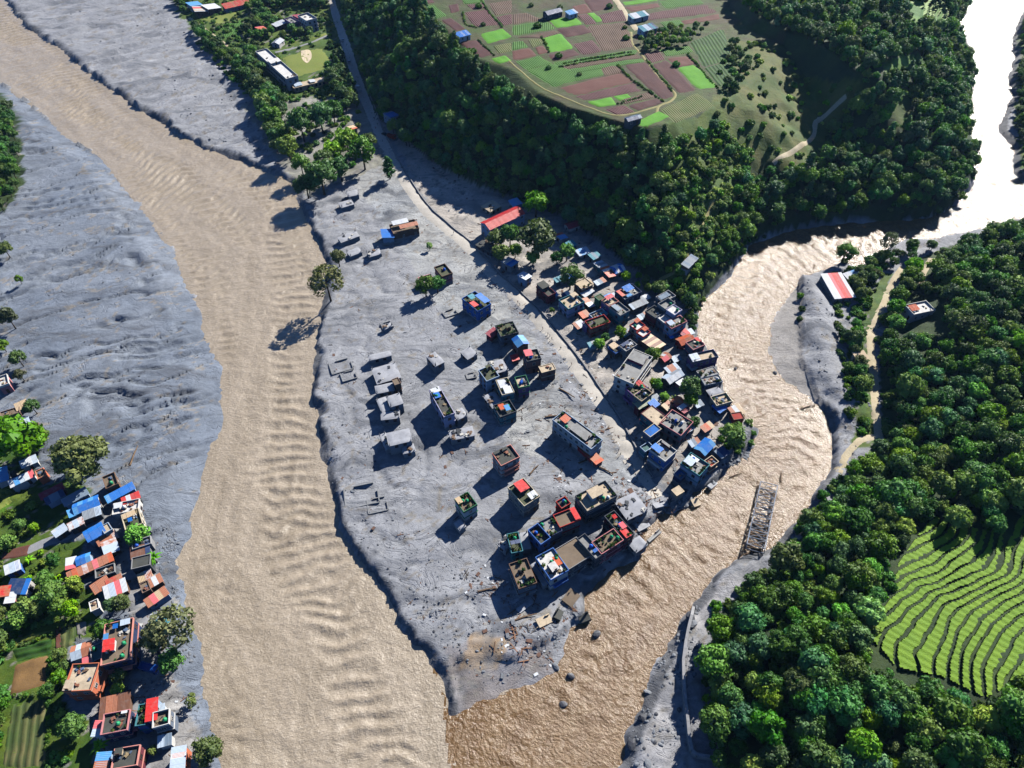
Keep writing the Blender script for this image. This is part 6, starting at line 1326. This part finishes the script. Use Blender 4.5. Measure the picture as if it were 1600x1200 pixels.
litter(RK, [(1040, 790), (1170, 690), (1180, 720), (1080, 790), (1010, 840)], 200, [0, 1, 2, 3], .2, 1.2, -3); litter(RK, [(1560, 20), (1600, 10), (1600, 280), (1570, 250)], 90, [0, 1, 3], .3, 1.2); litter(RK, [(1120, 440), (1180, 385), (1480, 332), (1520, 290), (1515, 300), (1470, 345), (1200, 380)], 160, [0, 3], .4, 1.4, -3.2)
scatter('stones', RK, ROCK, 'loose stones and cobbles strewn over the mud')
TOWN = [(640, 250), (740, 320), (960, 400), (1090, 520), (1180, 660), (1060, 790), (1010, 790), (940, 660), (850, 530), (740, 420)]
litter(JK, TOWN, 420, range(6), .4, 1.5); litter(JK, [(780, 560), (900, 560), (1010, 760), (990, 830), (900, 800), (820, 700)], 330, range(6), .4, 1.6); litter(JK, [(700, 860), (830, 900), (920, 960), (880, 1050), (780, 1060)], 240, range(6), .4, 1.8)
litter(JK, PEN, 260, range(5), .4, 1.3); litter(JK, [(150, 780), (240, 800), (270, 950), (300, 1180), (200, 1190), (180, 950)], 200, range(6), .4, 1.2); litter(JK, [(520, 180), (700, 260), (760, 320), (640, 300)], 120, range(5), .4, 1.4); litter(JK, [(960, 770), (1030, 760), (1060, 790), (1000, 850)], 90, range(5), .6, 2.2)
scatter('debris', JK, JUNK, 'driftwood, planks and scrap strewn over the mud')
def boulder(px, py, s, k, label):
    x, y = gp(px, py); z = float(hz(x, y)); z = max(z, ZW-.2)
    tag(mobj('boulder', ROCK[k], None, (x, y, z+.15*s), (random.uniform(-.2, .2), random.uniform(-.2, .2), random.uniform(0, 6)), (s*.72, s*.72*random.uniform(.7, 1), s*.72*random.uniform(.7, 1.1))), label, 'rock')
for a in [(930, 997, 2.3, 3, 'dark boulder in the brown river off the rubble spit'), (880, 1106, 1.9, 3, 'small dark boulder alone in the brown water'), (890, 1061, 2.0, 3, 'wet boulder beside the tip of the spit'), (868, 1042, 1.8, 0, 'pale boulder at the water line of the spit'), (987, 1163, 2.6, 3, 'biggest dark boulder on the flood wall bank'), (1004, 1122, 2.2, 3, 'dark boulder upstream of the biggest one'), (1012, 1082, 1.6, 0, 'grey boulder on the gravel bank'), (1012, 1195, 1.8, 0, 'boulder half buried at the foot of the gravel bank'), (1078, 965, 2.6, 3, 'dark rock cluster head at the flood wall start'), (1082, 975, 2.0, 0, 'grey rock leaning on the flood wall start'), (1210, 585, 1.5, 3, 'small rock at the edge of the sand bar'), (1147, 582, 1.3, 3, 'rock breaking the glittering water off the town')]: boulder(*a)
def slab(px, py, w, d, h, rot, col, label, up=.2):
    x, y = gp(px, py); z = float(hz(x, y)); m = MB(); m.box((0, 0, 0), (w, d, h)); m.bar((-w/2, -d/3, 0), (-w/2-.9, -d/3, .2), .04); m.bar((-w/2, d/4, 0), (-w/2-.7, d/4+.2, .1), .04); m.box((w*.3, d*.35, h), (w*.3, .3, h*1.6))
    o = m.obj('concrete_slab', [concrete(ROOFC[col])], None, loc=(x, y, max(z, ZW)+up+h/2), rot=rot); tag(o, label, 'rubble')
for a in [(892, 935, 5, 4, .5, (.12, -.1, .9), 'brown', 'tilted tan slab at the foot of the riverside row'), (850, 971, 5, 3, .6, (.1, .15, .5), 'tan', 'cream slab stranded on the rubble spit'), (872, 963, 3.4, 2.4, 1.4, (.2, .1, 1.2), 'dark', 'dark wrecked block behind the cream slab'), (913, 968, 3.6, 2.6, 1.6, (.1, -.2, .3), 'dark', 'dark wrecked block at the water of the spit'), (820, 948, 6, 2, .4, (0, .1, .7), 'mud', 'long mud-caked slab in the shade below the last row'), (1003, 822, 6, 3, .5, (.2, .25, .6), 'mud', 'broken road slab hanging over the river'), (1030, 790, 5, 2.5, .5, (-.2, .2, .4), 'mud', 'broken road slab at the bridge head'), (1085, 790, 3, 3, 1.0, (.2, .1, .4), 'tan', 'square pier stump at the river edge'), (1112, 760, 5, 2, .6, (.1, .3, .8), 'mud', 'collapsed bank slab below the pale teal house'), (1020, 845, 7, 1.2, .8, (0, .15, .75), 'grey', 'long bridge abutment beam in the rubble')]: slab(*a)
def log(px, py, L, rz, label, r=.28):
    x, y = gp(px, py); z = max(float(hz(x, y)), ZW); m = MB(); m.tube([(-L/2, 0, 0), (0, .15, .1), (L/2, -.1, .25)], [r*1.2, r, r*.6], 7); m.tube([(L*.1, 0, .1), (L*.25, .8, .5)], [r*.4, r*.15], 5); m.tube([(-L/2, 0, 0), (-L/2-.4, .4, .3)], [r*.8, r*.3], 5); m.tube([(-L/2, 0, 0), (-L/2-.4, -.4, .1)], [r*.8, r*.3], 5)
    tag(m.obj('fallen_log', [wood], None, loc=(x, y, z+r), rot=(0, 0, rz)), label, 'log')
for a in [(866, 651, 7, .1, 'log lying against the long white house'), (835, 734, 5, .9, 'short log on the mud beside the pink house'), (886, 615, 8, -.7, 'long log on the mud beside the main road'), (762, 922, 6, .2, 'red-brown log on the rubble below the last row'), (1147, 749, 5, .35, 'dark trunk drifting in the brown river'), (916, 720, 6, .4, 'log below the low red annexe'), (210, 712, 9, 1.6, 'thin dark trunk standing out of the pale mud'), (820, 965, 8, .3, 'log caught on the rubble spit'), (945, 735, 7, -.6, 'log between the road end and the big grey house'), (1218, 750, 5, 1.2, 'trunk snagged at the broken bridge'), (1178, 863, 7, .3, 'trunk jammed under the broken bridge'), (1262, 640, 6, .3, 'trunk stranded on the point of the sand bar')]: log(*a)
def stubs(px, py, w, d, rz, label):
    x, y = gp(px, py); z = float(hz(x, y)); E = empty('wall_foundation', (x, y, z), rz); tag(E, label, 'ruin'); m_ = concrete((.16, .165, .17))
    for cx, cy, a, b in ((0, -d/2, w, .35), (-w/2, 0, .35, d), (w*.1, d/2, w*.6, .35), (w/2, -d*.15, .35, d*.6)):
        m = MB(); m.box((0, 0, .15), (a, b, 1.0)); m.obj('wall', [m_], E, loc=(cx, cy, 0))
for a in [(533, 573, 9, 7, .4, 'rectangular wall stubs in mud near the pale river'), (545, 588, 6, 5, .4, 'smaller wall stubs next to the rectangular ones'), (565, 775, 12, 9, .25, 'large wall outline in mud by the eroded bank'), (590, 790, 7, 6, .25, 'wall outline touching the large one'), (703, 490, 6, 4, .5, 'low wall stubs near the blue house'), (605, 509, 5, 4, .4, 'small buried hut walls on open mud'), (736, 588, 4, 3, .3, 'single broken wall corner beside the pale blue house')]: stubs(*a)
FLOOD = 1; rgi = random.Random(4); got = 0
INF = np.array([(840, 425), (930, 415), (1000, 455), (1060, 480), (1100, 560), (1120, 640), (1100, 700), (1040, 720), (985, 640), (950, 560), (880, 500)], float)
for _ in range(400):
    px, py = rgi.uniform(840, 1120), rgi.uniform(415, 720)
    if got >= 26 or not pip(INF, np.array(px), np.array(py)): continue
    x, y = gp(px, py); 
    if onroad(x, y, 4) or blocked(x, y, 2.3): continue
    k = rgi.uniform(4, 7); a = rgi.uniform(.25, .6); got += 1
    H('small patchwork tin shed squeezed between the town houses', '%f,%f %f,%f %f,%f' % (px-k, py+k*a, px+k*.7, py-k*a, px+k*1.1, py+k*.25), rgi.uniform(2.2, 3.2), rgi.choice(['brown', 'grey', 'pale', 'white']), 'lean', rgi.choice([('rust', 'silver'), ('blue', 'sky'), ('grey', 'white'), ('silver', 'steel', 'rust'), ('rust', 'orange', 'tan'), ('teal', 'grey')]), group='patchwork sheds filling the gaps of the town')
FLOOD = 0
H('long bent pale blue tin shelter on the river point', '1322,428 1364,414 1367,420', 2.0, 'grey', 'lean', ('silver', 'sky', 'white'))
H('collapsed tin hut on mud above the grey row', '598,510 608,505 612,509', 2.2, 'mud', 'mud', clutter=4)
# ---------------------------------------------------------------- vehicles
tyre = plain('tyre', (.02, .02, .02), .8); lampm = plain('lamp', C(240, 236, 220), .3, .02)
wm_ = MB(); wm_.tube([(0, -.11, 0), (0, .11, 0)], [.34, .34], 12); WHEEL = wm_.mesh('wheel', [tyre], True)
def vehicle(kind, px, py, rz, col, label, cat):
    x, y = gp(px, py); z = float(hz(x, y))+.2; E = empty(kind, (x, y, z), rz); tag(E, label, cat); paint_ = plain('car_paint', col, .3, .06)
    L, W_, Hh = (4.1, 1.7, .7) if kind == 'car' else (6.2, 2.2, .9)
    m = MB(); V = [(-L/2, -W_/2, .35), (L/2, -W_/2, .35), (L/2, W_/2, .35), (-L/2, W_/2, .35), (-L/2+.08, -W_/2+.04, .35+Hh*.8), (L/2-.15, -W_/2+.08, .35+Hh*.62), (L/2-.15, W_/2-.08, .35+Hh*.62), (-L/2+.08, W_/2-.04, .35+Hh*.8)]
    m.add(V, [(0, 3, 2, 1), (4, 5, 6, 7), (0, 1, 5, 4), (1, 2, 6, 5), (2, 3, 7, 6), (3, 0, 4, 7)]); m.obj('body', [paint_], E)
    if kind == 'car':
        m = MB(); a = .88; V = [(-1.5, -W_/2+.08, a), (.8, -W_/2+.1, a-.06), (.8, W_/2-.1, a-.06), (-1.5, W_/2-.08, a), (-1.05, -W_/2+.25, a+.55), (.25, -W_/2+.25, a+.55), (.25, W_/2-.25, a+.55), (-1.05, W_/2-.25, a+.55)]
        m.add(V, [(0, 1, 5, 4), (1, 2, 6, 5), (2, 3, 7, 6), (3, 0, 4, 7)]); m.obj('window', [glass], E)
        m = MB(); m.box((-.4, 0, a+.58), (1.36, W_-.46, .06)); m.obj('roof', [paint_], E)
    else:
        m = MB(); m.box((L/2-.9, 0, 1.75), (1.7, W_-.1, 1.5)); m.obj('cab', [paint_], E); m = MB(); m.box((L/2-.02, 0, 2.0), (.06, W_-.4, .7)); m.obj('windscreen', [glass], E)
        for cx, cy, a, b in ((-1.0, -W_/2+.06, L-2.2, .1), (-1.0, W_/2-.06, L-2.2, .1), (-L/2+.05, 0, .1, W_-.2), (L/2-1.9, 0, .1, W_-.2)):
            m = MB(); m.box((0, 0, 1.5), (a, b, .8)); m.obj('side_board', [paint_], E, loc=(cx, cy, 0))
    for sx in (-L*.32, L*.32):
        for sy in (-W_/2+.05, W_/2-.05): mobj('wheel', WHEEL, E, (sx, sy, .34))
    for sy in (-W_/2+.3, W_/2-.3): m = MB(); m.box((0, 0, 0), (.06, .3, .16)); m.obj('headlight', [lampm], E, loc=(L/2-.03, sy, .68))
for a in [('car', 601, 211, 2.4, C(40, 44, 56), 'dark car parked at the forest bend of the road', 'car'), ('truck', 612, 216, -.6, C(150, 50, 40), 'red truck beside the dark car at the forest bend', 'truck'), ('truck', 236, 1046, -.25, C(40, 90, 170), 'blue open truck in the tree shade by the street', 'truck'), ('car', 536, 64, 1.9, C(210, 210, 208), 'white car on the shaded upper road', 'car'), ('car', 546, 98, 1.9, C(150, 156, 164), 'silver car further down the shaded road', 'car'), ('car', 217, 985, 1.5, C(200, 200, 196), 'white car on the hamlet street', 'car'), ('truck', 561, 142, 1.9, C(200, 206, 210), 'white truck at the end of the shaded road', 'truck')]: vehicle(*a)
# ---------------------------------------------------------------- people
def person_mesh(shirt, trousers, step):
    me = bpy.data.meshes.new('person'); V = [(0, 0, .95), (0, 0, 1.15), (0, 0, 1.4), (0, 0, 1.5), (0, .02, 1.62), (0, .02, 1.72), (.2, 0, 1.4), (.27, .05+step*.2, 1.12), (.25, .12+step*.4, .88), (-.2, 0, 1.4), (-.27, .05-step*.2, 1.12), (-.25, .12-step*.4, .88), (.1, 0, .9), (.11, -step*.25, .5), (.12, -step*.55, .07), (.12, .14-step*.55, .03), (-.1, 0, .9), (-.11, step*.3, .5), (-.12, step*.45, .07), (-.12, .14+step*.45, .03)]
    E_ = [(0, 1), (1, 2), (2, 3), (3, 4), (4, 5), (2, 6), (6, 7), (7, 8), (2, 9), (9, 10), (10, 11), (0, 12), (12, 13), (13, 14), (14, 15), (0, 16), (16, 17), (17, 18), (18, 19)]
    R_ = [.15, .15, .16, .06, .1, .09, .07, .05, .04, .07, .05, .04, .1, .07, .05, .04, .1, .07, .05, .04]
    me.from_pydata(V, E_, []); o = bpy.data.objects.new('person_form', me); COL.objects.link(o); md = o.modifiers.new('skin', 'SKIN')
    for i, r_ in enumerate(R_): me.skin_vertices[0].data[i].radius = (r_, r_)
    me.skin_vertices[0].data[0].use_root = True; s_ = o.modifiers.new('sub', 'SUBSURF'); s_.levels = 1; s_.render_levels = 1
    dg = bpy.context.evaluated_depsgraph_get(); nm = bpy.data.meshes.new_from_object(o.evaluated_get(dg)); bpy.data.objects.remove(o)
    nm.materials.clear()
    for c in (shirt, trousers, C(150, 106, 80), C(24, 20, 18)): nm.materials.append(plain('cloth', c, .8, .1))
    for p_ in nm.polygons:
        z = p_.center.z; p_.material_index = 3 if z > 1.7 else 2 if z > 1.5 else (2 if abs(p_.center.x) > .2 and z < 1.1 else 0 if z > .95 else 1)
        p_.use_smooth = True
    return nm
PM = [person_mesh(C(*a), C(*b), st) for a, b, st in (((190, 60, 60), (40, 44, 60), .5), ((60, 90, 150), (50, 46, 44), .3), ((210, 206, 200), (60, 60, 70), .6), ((40, 42, 48), (30, 34, 50), .1), ((90, 130, 90), (46, 44, 42), .4))]
PN = ['red shirt', 'blue shirt', 'white shirt', 'dark clothes', 'green shirt']
for i, (px, py, w_) in enumerate([(809, 474, 0), (812, 478, 0), (821, 488, 0), (824, 490, 0), (828, 495, 0), (848, 515, 0), (856, 524, 0), (859, 527, 0), (862, 531, 0), (876, 546, 0), (893, 571, 0), (932, 624, 0), (934, 643, 0), (966, 706, 0), (969, 712, 0), (982, 720, 0), (987, 729, 0), (990, 737, 0), (992, 744, 0), (995, 749, 0), (772, 481, 1), (773, 487, 1), (581, 178, 2), (585, 187, 2), (590, 196, 2), (587, 202, 2), (598, 222, 2), (943, 650, 0), (709, 366, 0), (1052, 667, 3), (1070, 690, 3)]):
    k = i % 5; x, y = gp(px, py); z = float(hz(x, y))+.18
    tag(mobj('person', PM[k], None, (x, y, z), (0, 0, random.uniform(0, 6.28))), 'person in %s %s' % (PN[k], ['walking the mud-caked main road', 'standing on the mud beside the bright blue house', 'at the forest bend of the road', 'in the muddy lane between town houses'][w_]), 'person', 'people on the mud roads')
# ---------------------------------------------------------------- thin morning haze
hm = bpy.data.materials.new('haze'); hm.use_nodes = True; ht = hm.node_tree
ht.nodes.remove(ht.nodes['Principled BSDF']); pv = ht.nodes.new('ShaderNodeVolumePrincipled')
pv.inputs['Color'].default_value = (.36, .62, 1.0, 1); pv.inputs['Density'].default_value = .000024; pv.inputs['Anisotropy'].default_value = .2
ht.links.new(pv.outputs[0], ht.nodes['Material Output'].inputs['Volume'])
m = MB(); m.box((0, 1240, 108), (6200, 6700, 248)); tag(m.obj('haze', [hm]), kind='stuff', label='thin bluish haze filling the valley air')
